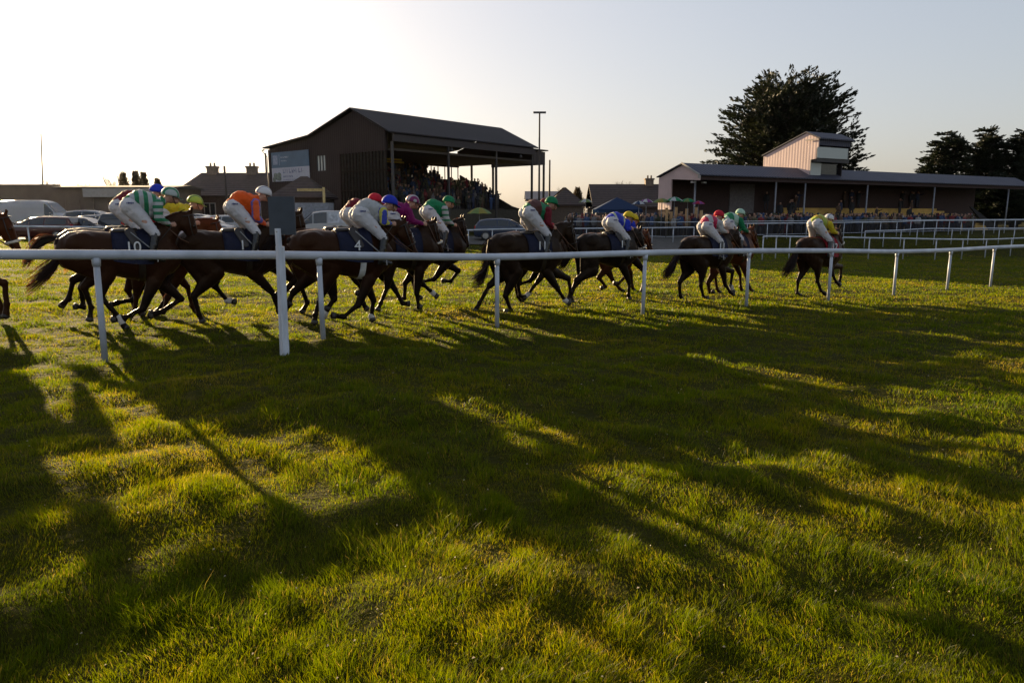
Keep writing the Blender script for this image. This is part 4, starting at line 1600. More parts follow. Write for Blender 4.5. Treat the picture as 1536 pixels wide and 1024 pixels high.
# banner
bn = link('banner', None, GLr)
bn.location = (-.06, 14.05, 6.1)
bn['category'] = None or ''
del bn['category']
m = MB(); m.box2((-.05, -3.15, .02), (0.0, 3.15, 1.55)); m.build('upper_panel', M('banner_blue', (.06, .12, .19), rough=.6, var=.15, scale=.7), bn)
m = MB(); m.box2((-.05, -3.15, -1.32), (0.0, 3.15, .02)); m.build('lower_panel', M('banner_white', (.40, .40, .46), rough=.6, var=.08), bn)
m = MB(); m.box2((-.062, 2.05, .35), (-.055, 2.85, 1.25))
m.prism([(2.2, .4), (2.45, .75), (2.65, .75), (2.8, 1.15), (2.55, 1.2), (2.3, .95), (2.35, .6), (2.15, .45)], -.075, -.065, lambda p, t: (t, p[0], p[1]))
m.box2((-.062, 1.72, .25), (-.055, 1.80, 1.35))
m.build('emblem', M('banner_pale_blue', (.22, .28, .38), rough=.6), bn)
m = MB()
rr = random.Random(4)
def letters(y0, y1, z, h):
    y = y0
    while y > y1:
        w = rr.uniform(.5, .9) * h
        m.box2((-.062, y - w * .28, z), (-.056, y, z + h)); m.box2((-.062, y - w, z + h * .35 * rr.choice((0, 1, 2))), (-.056, y - w * .3, z + h * .3 + h * .35 * rr.choice((0, 1))))
        y -= w * 1.35
letters(1.5, .2, .95, .17); letters(1.5, .5, .6, .15)
m.build('lettering', M('banner_grey_print', (.30, .36, .42), rough=.6), bn)
m = MB()
letters(1.2, -2.3, -.55, .42); letters(1.2, -.4, -.95, .2); letters(1.2, -2.6, -1.22, .08)
m.build('lettering', M('banner_dark_print', (.16, .17, .25), rough=.6), bn)
m = MB()
for k in range(9):
    m.ell((-.055, 2.3 + rr.uniform(-.6, .5), -.75 + rr.uniform(-.35, .3)), (.012, .3, .25), 8, 6)
m.build('picture', M('banner_photo_green', (.16, .18, .14), rough=.7, var=.5, scale=4), bn, True)

# ------------------------------------------------------------------ right grandstand
GRr = thing('grandstand', (14.3, 57.2, g1(15, 58)), math.radians(30), 'long low grandstand with slate blue roof, pale gable end and ochre steps', 'grandstand')
GRr.scale = (1, 1, .93)
LR = 48.8
m = MB()
m.prism([(-.25, 4.93), (1.7, 5.95), (1.7, 6.04), (-.25, 5.02)], -.3, LR, lambda p, t: (t, p[0], p[1]))
m.prism([(1.7, 5.95), (4.6, 4.95), (4.6, 5.04), (1.7, 6.04)], -.3, LR - 1.5, lambda p, t: (t, p[0], p[1]))
m.build('roof', roof_blue, GRr)
m = MB()
m.prism([(-.1, 4.55), (-.1, 4.92), (1.7, 5.9), (4.5, 4.9), (4.5, 2.2), (3.0, 2.2), (3.0, 4.75)], -.12, .0, lambda p, t: (t, p[0], p[1]))
m.build('gable_end', clad_pink, GRr)
m = MB()
m.prism([(-.3, 4.90), (1.7, 5.95), (1.7, 6.10), (-.3, 5.05)], -.34, -.301, lambda p, t: (t, p[0], p[1]))
m.box2((-.3, -.3, 4.72), (-.18, -.12, 4.95))
m.build('barge_board', white_p, GRr)
m = MB()
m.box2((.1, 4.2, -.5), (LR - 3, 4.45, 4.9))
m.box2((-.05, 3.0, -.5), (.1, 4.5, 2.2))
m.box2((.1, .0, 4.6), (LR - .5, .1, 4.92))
m.build('rear_wall', M('stand_brown_wall', (.055, .03, .026), rough=.9, var=.2), GRr)  # dark brown rear wall and front beam
m = MB(); m.box2((7.6, 4.12, 1.9), (10.6, 4.197, 4.6)); m.build('pale_panel', M('grey_panel', (.16, .14, .14), rough=.8), GRr)
m = MB()
for k in range(8):
    z = .25 + k * .27
    m.box2((11.0 + k * .45, .9 + k * .42, z if k else -.6), (LR - 5.5 - k * .75, 4.15, z + .27 if k else z + .27))
m.build('steps', ochre, GRr)
m = MB()
m.prism([(LR - 4.2, -.5), (LR - 4.0, .3), (LR - 9.5, 2.6), (LR - 9.9, 2.6), (LR - 5.0, -.5)], .85, 1.0, lambda p, t: (p[0], t, p[1]))
m.build('stair_side', M('stair_black', (.015, .012, .012), rough=.9), GRr)
m = MB()
m.box2((.3, .6, -.5), (9.0, 4.1, 1.6)); 
m.build('bar_block', M('bar_front_brown', (.11, .065, .035), rough=.8, var=.3), GRr)
for x, y in ((.35, .8), (8.6, .1), (12.2, .1), (20.6, .1), (31.0, .1), (44.5, .1)):
    m = MB(); m.cyl((x, y, -1.0), (x, y, 4.9), .075, None, 8); m.build('post', steel_grey, GRr, True)
for x in (-.2, .9):
    m = MB()
    m.box2((x + .0, .5, 4.35), (x + .35, .75, 4.5))
    m.build('floodlight', white_p, GRr)
# judges box
JB = thing('judges_box', (25.3, 64.0, 5.0), math.radians(30), 'pink lit judges box with glass balcony on top of the long grandstand roof', 'judges box')
JB.location.z = GRr.location.z + 4.6
JB.scale = (.74, 1, .93)
m = MB()
side = [(-.05, .2), (-.05, 1.75), (-.6, 1.8), (-.6, 2.75), (-.75, 2.8), (-.75, 3.55), (.5, 4.15), (5.0, 2.4), (5.0, .2)]
m.prism(side, 0, .15, lambda p, t: (t, p[0], p[1]))
m.build('side_wall', clad_pink, JB)
m = MB()
m.prism(side, 5.6, 5.75, lambda p, t: (t, p[0], p[1]))
m.box2((.15, 4.85, .2), (5.6, 5.0, 2.4))
m.box2((.15, 1.2, .2), (5.6, 1.3, 3.4))
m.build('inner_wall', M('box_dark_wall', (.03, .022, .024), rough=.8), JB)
m = MB()
m.prism([(-.95, 3.50), (.5, 4.2), (.5, 4.3), (-.95, 3.62)], -.12, 6.1, lambda p, t: (t, p[0], p[1]))
m.prism([(.5, 4.2), (5.15, 2.42), (5.15, 2.52), (.5, 4.3)], -.12, 6.1, lambda p, t: (t, p[0], p[1]))
m.box2((.16, -.74, 3.0), (5.59, -.6, 3.48))
m.build('roof', roof_blue, JB)
m = MB(); m.box2((.15, -.6, 1.55), (5.9, 1.2, 1.8)); m.box2((.15, -.62, 1.80), (5.9, -.52, 1.88)); m.box2((.15, -.05, 0), (5.6, 1.2, .2)); m.build('balcony_floor', steel_dark, JB)
m = MB(); m.box2((.0, -.70, 1.88), (5.4, -.66, 2.85)); m.box2((5.4, -.66, 1.88), (5.44, .6, 2.85)); m.build('glass_screen', glass_pale, JB)
m = MB(); m.box2((.2, -.02, .25), (2.0, .02, 1.5)); w_ = m.build('window', glass_pale, JB)
m = MB(); m.box2((2.05, .2, .25), (5.4, .24, 1.5)); m.build('window', glass, JB)
m = MB(); m.box2((-.16, -.8, 3.46), (-.121, .5, 3.56)); m.box2((-.02, -.12, .2), (-.001, -.04, 1.75)); m.build('trim', white_p, JB)


# ------------------------------------------------------------------ other buildings
def house(name, px0, px1, Y, eave, ridge, depth, label, wall, roofm, rot=0.0, hip=0.0, cat='building', chim=(), wins=(), ang=None):
    a = at(px0, 320, Y); b = at(px1, 320, Y)
    L_ = b.x - a.x
    gz = g1((a.x + b.x) / 2, Y)
    r = thing(name, (a.x, Y, gz), rot, label, cat)
    m = MB()
    m.box2((0, 0, -.6), (L_, depth, eave))
    if not hip:
        m.prism([(0, eave), (depth / 2, ridge - .1), (depth, eave)], 0, .2, lambda p, t: (t, p[0], p[1]))
        m.prism([(0, eave), (depth / 2, ridge - .1), (depth, eave)], L_ - .2, L_, lambda p, t: (t, p[0], p[1]))
    m.build('wall', wall, r)
    m = MB()
    o_ = .35
    v = [(-o_, -o_, eave - .05), (L_ + o_, -o_, eave - .05), (L_ + o_, depth + o_, eave - .05), (-o_, depth + o_, eave - .05),
         (hip, depth / 2, ridge), (L_ - hip if hip else L_ + o_, depth / 2, ridge)]
    if not hip:
        v[4] = (-o_, depth / 2, ridge)
    v2 = [(x, y, z + .14) for x, y, z in v]
    m.add(v2, [(0, 1, 5, 4), (2, 3, 4, 5), (1, 2, 5), (3, 0, 4)])
    m.add(v, [(4, 5, 1, 0), (5, 4, 3, 2), (5, 2, 1), (4, 0, 3)])
    m.add([v[0], v[1], v2[1], v2[0]], [(0, 1, 2, 3)])
    rf = m.build('roof', roofm, r)
    for cx in chim:
        m = MB()
        m.box2((cx, depth / 2 - .4, ridge - .5), (cx + .95, depth / 2 + .4, ridge + .75)); m.box2((cx - .08, depth / 2 - .48, ridge + .62), (cx + 1.03, depth / 2 + .48, ridge + .8))
        for q in (.2, .6):
            m.cyl((cx + q + .1, depth / 2, ridge + .8), (cx + q + .1, depth / 2, ridge + 1.15), .11, .09, 8)
        m.build('chimney', M('pale_chimney_render', (.20, .15, .11), rough=.9), r)
    for (x, z, w, h) in wins:
        m = MB(); m.box2((x, -.03, z), (x + w, -.01, z + h)); wo = m.build('window', glass, r)
        m = MB()
        for q in (0, .5, 1):
            m.box2((x + w * q - .04, -.06, z), (x + w * q + .04, -.03, z + h))
        m.box2((x - .04, -.06, z + h), (x + w + .04, -.03, z + h + .08)); m.box2((x - .1, -.1, z - .1), (x + w + .1, -.0301, z))
        m.build('frame', white_p, wo)
    return r, L_


# long shed wall on the left
a, b = at(-60, 320, 68), at(92, 320, 68)
r = thing('boundary_wall', (a.x, 68, g1(a.x, 68)), 0, 'long plain brown rendered wall behind the white van, far left', 'wall')
m = MB(); m.box2((0, 0, -.6), (b.x - a.x, .3, 3.75)); m.box2((-.0, -.05, 3.75), (b.x - a.x, .35, 3.9)); m.build('wall', render_w, r)
r, L_ = house('storage_shed', 91, 262, 67, 3.55, 3.75, 6, 'flat roofed shed with pale fascia and ribbed front, between wall and brown house', render_w, M('felt_roof', (.07, .055, .05), rough=.9), cat='shed')
m = MB()
for k in range(8):
    m.box2((.4 + k * 1.28, -.08, 0), (.55 + k * 1.28, -.002, 2.6))
m.build('rib', render_w, r)
m = MB(); m.box2((2.4, -.42, 2.75), (L_ - .2, -.36, 3.5)); m.build('pale_fascia', white_p, r)
house('bungalow', 262, 436, 74, 2.9, 5.25, 8, 'long brown roofed bungalow with two chimneys behind the orange jockey', M('brown_brick', (.08, .045, .033), rough=.9, var=.3), tile, chim=(2.0, 6.1), hip=1.3,
      wins=((3.0, .9, 1.1, 1.3), (5.0, .9, 1.1, 1.3), (7.5, .9, 1.1, 1.3)), cat='house')
r, L_ = house('kiosk', 412, 484, 58, 2.7, 4.3, 4.0, 'small hip roofed dark kiosk in front of the grandstand end wall', M('kiosk_wall', (.07, .05, .04), rough=.9), tile, hip=1.6, cat='kiosk')
p = onground(487, 56.5)
r = thing('sign_pole', p, 0, 'short yellowish pole standing at the corner of the dark kiosk', 'pole')
m = MB(); m.cyl((0, 0, -.3), (0, 0, 3.5), .10, None, 8); m.build('pole', M('yellowed_paint', (.45, .32, .12), rough=.6), r, True)
m = MB(); m.box2((-2.0, -.05, 3.2), (0, .05, 3.4)); m.build('arm', M('yellowed_paint', (.45, .32, .12)), r)
p = onground(458, 54.6)
r = thing('trailer', p, 0, 'low pale grey covered trailer behind the small white van', 'trailer')
m = MB(); m.box2((-1.9, -.8, .5), (1.9, .8, 2.35)); m.build('body', M('grey_sheet', (.22, .23, .26), rough=.6), r)
for x in (-.6, .6):
    m = MB(); m.cyl((x, -.86, .33), (x, -.7, .33), .33, None, 16); m.build('wheel', M('tyre_rubber', (.02, .02, .02), rough=.8), r, True)
m = MB(); m.box2((1.9, -.05, .5), (3.0, .05, .6)); m.build('drawbar', steel_dark, r)
house('outbuilding', 792, 850, 92, 3.4, 4.4, 8, 'low grey building glimpsed beyond the right end of the tall grandstand', M('grey_wall', (.20, .17, .16), rough=.9), M('grey_roof', (.16, .15, .16), rough=.8))
house('cottage', 824, 874, 82, 2.6, 4.5, 6, 'small hip roofed cottage behind the green capped jockey', M('cottage_wall', (.12, .09, .07), rough=.9), tile, hip=2.0, cat='house')
house('bungalow', 893, 997, 84, 2.4, 5.0, 9, 'dark roofed house with one chimney left of the pale gable', M('dark_house_wall', (.10, .07, .06), rough=.9), tile, chim=(6.3,), cat='house')


# ------------------------------------------------------------------ poles
def pole(name, px, Y, H, label, cat, r0=.12, arm=None, box=False, topw=0):
    p = onground(px, Y)
    r = thing(name, p, 0, label, cat)
    m = MB(); m.cyl((0, 0, -.4), (0, 0, H), r0, r0 * .7, 9); m.build('pole', timber, r, True)
    if topw:
        m = MB(); m.box2((-topw, -.08, H - .02), (topw, .08, H + .14)); m.build('cross_head', steel_dark, r)
    if box:
        m = MB(); m.cyl((-.75, 0, H - 4.0), (-.75, 0, H - 2.8), .38, None, 12); m.box2((-.4, -.05, H - 3.5), (0, .05, H - 3.3)); m.build('transformer', steel_dark, r, True)
    return r


def H_for(px, Y, py):
    return zat(0, Y, py) - float(gh((px - 768) / F * Y, Y))


pole('light_mast', 808.5, 66, H_for(808, 66, 170), 'tall mast with T shaped head at the right end of the tall grandstand', 'light mast', .10, topw=.55)
pole('utility_pole', 824, 80, H_for(824, 80, 240), 'thin dark pole just right of the T headed mast', 'pole', .12)
pole('utility_pole', 403, 84, H_for(403, 84, 230), 'utility pole carrying a transformer beside the banner wall', 'pole', .14, box=True)
pole('utility_pole', 341, 70, H_for(341, 70, 249), 'leaning short pole in front of the brown bungalow roof', 'pole', .13)
fp = pole('flag_pole', 64.5, 90, H_for(64.5, 90, 200), 'very thin tall pole against the glare, far left', 'pole', .09)
fp.rotation_euler = (0, math.radians(4.2), 0)


# ------------------------------------------------------------------ vegetation
bark = M('tree_bark', (.045, .035, .028), rough=.95, var=.3, bump=.6, bscale=15)
fol_cyp = leaf_mat('cypress_foliage', (.010, .015, .006), (.026, .030, .011), .22, None, .35)
fol_con = leaf_mat('conifer_foliage', (.008, .013, .006), (.020, .027, .010), .22, None, .4)
fol_br = leaf_mat('brown_hedge_foliage', (.05, .035, .018), (.09, .06, .028), .4, None, .5)


def sprays(mb, r, base, dirv, L, n, w, droop=0.0, lift=.25):
    """flat spray of leaf-sized faces along a twig"""
    d = dirv.normalized()
    s = d.cross(Vector((0, 0, 1)))
    if s.length < .1:
        s = Vector((1, 0, 0))
    s.normalize()
    for k in range(n):
        t = r.random() ** .8
        wid = L * .34 * (1 - t * .75)
        c = base + d * L * t + s * r.uniform(-1, 1) * wid + Vector((0, 0, r.gauss(0, L * .05) - droop * t * t * L))
        f = (d + s * r.uniform(-.8, .8) + Vector((0, 0, r.uniform(-.1, lift) + .1))).normalized()
        q = f.cross(Vector((r.gauss(0, 1), r.gauss(0, 1), r.gauss(0, 1)))).normalized()
        l = w * r.uniform(1.0, 2.6)
        ww = w * r.uniform(.22, .5)
        mb.add([c - f * l * .5, c + q * ww, c + f * l * .6, c - q * ww], [(0, 1, 2, 3)])


def cypress(px, Y, label):
    p = onground(px, Y)
    root = thing('cypress_tree', p, 0, label, 'tree')
    r = random.Random(21)
    tr, cr = MB(), MB()
    Hh = zat(0, Y, 107) - p.z
    sc = Y * .985 / F
    # silhouette half widths by height fraction (left, right) in metres
    def hw(z, side):
        f_ = z / Hh
        tab = [(0, .6), (.3, .93), (.44, .96), (.55, .85), (.64, .79), (.75, .73), (.82, .65), (.9, .44), (.96, .25), (1.0, .05)]
        for a, b in zip(tab, tab[1:]):
            if f_ <= b[0]:
                v = a[1] + (b[1] - a[1]) * (f_ - a[0]) / (b[0] - a[0])
                break
        else:
            v = .04
        return v * (102 * sc)
    trunks = []
    for k in range(7):
        a = k * 2.4 + r.uniform(-.3, .3)
        e = Vector((math.cos(a) * Hh * .16 * (k > 0), math.sin(a) * Hh * .16 * (k > 0), Hh * r.uniform(.66, .86)))
        pts = [Vector((0, 0, -.3)), Vector((e.x * .2, e.y * .2, Hh * .12)), e * .5, e]
        pts[2].z = Hh * .42
        tr.tube(pts, [.75, .55, .33, .08], 8)
        trunks.append(pts)
    for k in range(640):
        z = Hh * (.24 + .71 * (r.random() ** 1.0))
        a = r.uniform(0, 2 * PI)
        R = hw(z, 0) * (1.0 if r.random() < .6 else r.uniform(.45, .95)) * r.uniform(.86, 1.08)
        if r.random() < .12:
            R *= 1.12
        tpts = r.choice(trunks)
        u = min(max((z / Hh - .12) * .9, .05), .9)
        seg = 1 if u < .4 else 2
        s0 = tpts[seg].lerp(tpts[seg + 1], (u - (0 if seg == 1 else .4)) / (.4 if seg == 1 else .5)) if u < .9 else tpts[3]
        end = Vector((math.cos(a) * R, math.sin(a) * R, round(z / (Hh * .062) + r.uniform(-.3, .3)) * Hh * .062))
        if end.z < s0.z + .5:
            s0 = Vector((s0.x * .6, s0.y * .6, max(z - R * .30 - .4, .8)))
        midp = s0.lerp(end, .55) + Vector((0, 0, -.04 * R))
        br_ = (end - s0).length
        tr.tube([s0, midp, end], [.07 + .01 * br_, .05, .02], 5)
        out = (end - midp).normalized()
        out.z = out.z * .35 + .12
        ns = 5
        for q in range(ns):
            t = .35 + .65 * q / (ns - 1)
            b = s0.lerp(midp, t * 2) if t < .5 else midp.lerp(end, (t - .5) * 2)
            dv = (out + Vector((r.gauss(0, .45), r.gauss(0, .45), r.gauss(0, .05)))).normalized()
            sprays(cr, r, b, dv, r.uniform(1.0, 2.1), 26, .22, .02)
    tr.build('trunk', bark, root, True)
    cr.build('crown', fol_cyp, root)


def conifer(px, Y, top, half, label, seed, low=.05):
    p = onground(px, Y)
    root = thing('conifer_tree', p, 0, label, 'tree', 'conifers behind the right grandstand')
    r = random.Random(seed)
    Hh = zat(0, Y, top) - p.z
    W_ = half * Y * .985 / F
    tr, cr = MB(), MB()
    tops = [(0, 0, 1.0), (W_ * .35, .5, .93), (-W_ * .4, -.4, .88), (W_ * .1, -W_ * .4, .9)]
    for (tx, ty, th) in tops:
        tr.tube([(tx * .2, ty * .2, -.3), (tx, ty, Hh * th * .5), (tx, ty, Hh * th)], [.3, .18, .03], 7)
    for k in range(520):
        f_ = low + (1 - low) * r.random() ** .8
        tx, ty, th = r.choice(tops)
        z = Hh * th * f_
        R = W_ * .86 * min(1, (1.03 - f_) ** .62 * 1.15) * r.uniform(.65, 1.15)
        a = r.uniform(0, 2 * PI)
        s0 = Vector((tx, ty, z))
        e = s0 + Vector((math.cos(a) * R, math.sin(a) * R, R * .12))
        tr.tube([s0, e], [.035, .012], 4)
        for q in range(4):
            b = s0.lerp(e, .3 + .2 * q)
            dv = (e - s0).normalized() + Vector((r.gauss(0, .4), r.gauss(0, .4), r.uniform(-.15, .35)))
            sprays(cr, r, b, dv, r.uniform(.6, 1.2), 18, .19, .12)
    tr.build('trunk', bark, root, True)
    cr.build('crown', fol_con, root)


cypress(1173, 88, 'huge spreading cypress tree rising behind the judges box')
conifer(1409, 98, 199, 40, 'loose pointed conifer, leftmost of the row behind the right grandstand', 3)
conifer(1467, 99, 195, 36, 'dense conifer with several spires, second in the row behind the grandstand', 4)
conifer(1522, 97, 195, 40, 'tall dark conifer at the right edge of the photo', 5)
conifer(1555, 92, 205, 34, 'dark conifer cut by the right edge, overlapping its taller neighbour', 6)
conifer(1490, 92, 262, 40, 'low dark conifer filling the open right end of the grandstand', 7)


def hedge_tree(px, Y, top, half, label, seed, fol=None):
    p = onground(px, Y)
    root = thing('clipped_tree', p, 0, label, 'tree', 'small dark trees above the shed')
    r = random.Random(seed)
    Hh = zat(0, Y, top) - p.z
    W_ = half * Y * .985 / F
    tr, cr = MB(), MB()
    tr.tube([(0, 0, -.3), (0, 0, Hh * .5), (0, 0, Hh * .9)], [.2, .12, .03], 7)
    for k in range(520):
        z = Hh * r.uniform(.15, 1)
        R = W_ * min(1, ((1.02 - z / Hh) * 1.9)) ** .9 * math.sqrt(r.random()) * r.uniform(.85, 1.1)
        a = r.uniform(0, 2 * PI)
        c = Vector((math.cos(a) * R, math.sin(a) * R, z))
        sprays(cr, r, c, Vector((math.cos(a) * .4, math.sin(a) * .4, 1)), .5, 9, .13)
    tr.build('trunk', bark, root, True)
    cr.build('crown', fol or fol_br, root)


hedge_tree(190, 80, 265, 9, 'leftmost of three small dark conical trees above the shed roof', 1)
hedge_tree(208, 81, 262, 10, 'middle one of three small dark conical trees above the shed roof', 2)
hedge_tree(220, 80, 265, 9, 'rightmost of three small dark conical trees above the shed roof', 3)
hedge_tree(240, 84, 274, 9, 'low bushy brown tree touching the bungalow roof', 4)
hedge_tree(866, 100, 286, 13, 'rounded dark bushy tree left of the chimneyed house', 5)


def bare_tree(px, Y, top, half, label, seed, col=(.10, .07, .05)):
    p = onground(px, Y)
    root = thing('bare_tree', p, 0, label, 'tree', 'bare winter trees on the skyline')
    r = random.Random(seed)
    Hh = zat(0, Y, top) - p.z
    W_ = half * Y * .985 / F
    tr, cr = MB(), MB()
    tr.tube([(0, 0, -.3), (0, 0, Hh * .4)], [Hh * .025, Hh * .018], 7)
    def grow(b, d, L, rad, lvl):
        e = b + d * L
        mb_ = tr if lvl < 1 else cr
        mb_.tube([b, b.lerp(e, .5) + Vector((r.gauss(0, .03), r.gauss(0, .03), 0)) * L, e], [rad, rad * .8, rad * .6], 4 if lvl < 3 else 3)
        if lvl >= 5:
            return
        for k in range(3 if lvl < 4 else 2):
            nd = (d + Vector((r.gauss(0, .5) * W_ / (Hh * .5), r.gauss(0, .5) * W_ / (Hh * .5), r.uniform(-.05, .35)))).normalized()
            grow(b.lerp(e, r.uniform(.6, 1)), nd, L * r.uniform(.62, .8), rad * .58, lvl + 1)
    for k in range(5):
        grow(Vector((0, 0, Hh * r.uniform(.2, .4))), Vector((r.gauss(0, .5) * W_ / Hh * 2, r.gauss(0, .4), 1)).normalized(), Hh * .20, Hh * .010, 0)
    tr.build('trunk', bark, root)
    cr.build('branches', bark, root)


bare_tree(930, 120, 257, 26, 'wide bare tree whose twigs fan above the chimneyed house', 1)
bare_tree(846, 120, 276, 14, 'small bare tree left of the rounded dark tree', 2)
bare_tree(178, 95, 250, 9, 'slim bare tree just left of the three conical trees', 3)
bare_tree(78, 130, 262, 12, 'faint bare tree beside the thin tall pole', 4)
bare_tree(130, 130, 268, 9, 'faint small bare tree above the shed, in the glare', 5)
bare_tree(4, 120, 252, 10, 'faint bare tree at the far left edge of the skyline', 6)

# ------------------------------------------------------------------ cars and vans
paint_cols = {'grey': (.05, .055, .065), 'silver': (.17, .175, .19), 'white': (.36, .35, .35), 'red': (.06, .012, .01), 'black': (.02, .02, .024), 'darkblue': (.02, .03, .06)}
tyre = M('tyre_rubber', (.02, .02, .02), rough=.85)
rim = M('alloy_rim', (.35, .35, .36), rough=.3, metal=.8)
plast = M('black_trim', (.02, .02, .02), rough=.6)
carglass = M('car_window_glass', (.012, .014, .016), rough=.05, spec=.9, var=0)
lampg = M('headlamp_lens', (.5, .5, .48), rough=.1)
lampr = M('tail_lamp', (.35, .01, .01), rough=.15)
SH = {   # stations: x, sill z, belt z, roof z, body half width, roof half width
    'hatch': dict(L=4.1, st=[(-2.05, .38, .72, .74, .70, .66), (-1.98, .26, .92, 1.0, .80, .70), (-1.72, .22, .97, 1.36, .85, .60), (-1.2, .20, .97, 1.45, .87, .60), (-.2, .20, .95, 1.48, .88, .61), (.35, .20, .94, 1.42, .88, .60),
                             (1.15, .20, .92, .98, .87, .78), (1.75, .22, .80, .84, .84, .76), (2.02, .28, .62, .66, .74, .68), (2.06, .35, .52, .55, .68, .62)], win=(-1.62, -.45, .35, .95)),
    'estate': dict(L=4.6, st=[(-2.30, .38, .74, .76, .70, .66), (-2.24, .26, .95, 1.02, .80, .70), (-2.02, .22, .98, 1.40, .86, .62), (-1.3, .20, .98, 1.47, .88, .62), (-.2, .20, .96, 1.49, .89, .62), (.35, .20, .95, 1.42, .89, .61),
                              (1.25, .20, .94, 1.0, .88, .78), (1.95, .22, .82, .86, .85, .76), (2.28, .28, .64, .68, .74, .68), (2.32, .35, .52, .55, .68, .62)], win=(-1.95, -.6, .35, 1.05)),
    'suv': dict(L=4.5, st=[(-2.22, .45, .90, .92, .74, .70), (-2.18, .34, 1.08, 1.2, .84, .72), (-2.0, .30, 1.12, 1.62, .90, .66), (-1.2, .28, 1.12, 1.72, .92, .66), (-.2, .28, 1.10, 1.73, .92, .66), (.4, .28, 1.08, 1.66, .92, .65),
                           (1.15, .28, 1.06, 1.14, .91, .82), (1.9, .30, .98, 1.02, .88, .80), (2.18, .36, .76, .80, .78, .72), (2.22, .45, .60, .64, .72, .66)], win=(-1.9, -.6, .4, 1.0)),
    'small_van': dict(L=4.4, st=[(-2.20, .38, .98, 1.6, .78, .70), (-2.15, .24, 1.05, 1.84, .88, .74), (-1.2, .20, 1.05, 1.90, .90, .74), (-.2, .20, 1.04, 1.90, .90, .74), (.45, .20, 1.02, 1.80, .90, .72), (1.25, .20, .98, 1.08, .89, .80),
                                 (1.85, .22, .84, .88, .86, .78), (2.14, .28, .66, .70, .76, .70), (2.2, .35, .52, .56, .70, .64)], win=(-1.9, -.55, .42, 1.0)),
    'van': dict(L=5.5, st=[(-2.75, .42, 1.1, 2.30, .90, .82), (-2.70, .28, 1.15, 2.44, .98, .86), (-1.2, .24, 1.15, 2.50, 1.0, .86), (.6, .24, 1.15, 2.50, 1.0, .86), (1.15, .24, 1.12, 2.34, 1.0, .84), (1.95, .24, 1.10, 1.45, .98, .86),
                           (2.45, .26, 1.0, 1.12, .95, .86), (2.70, .32, .76, .82, .86, .78), (2.76, .40, .6, .64, .80, .74)], win=(None, None, 1.0, 1.75)),
}


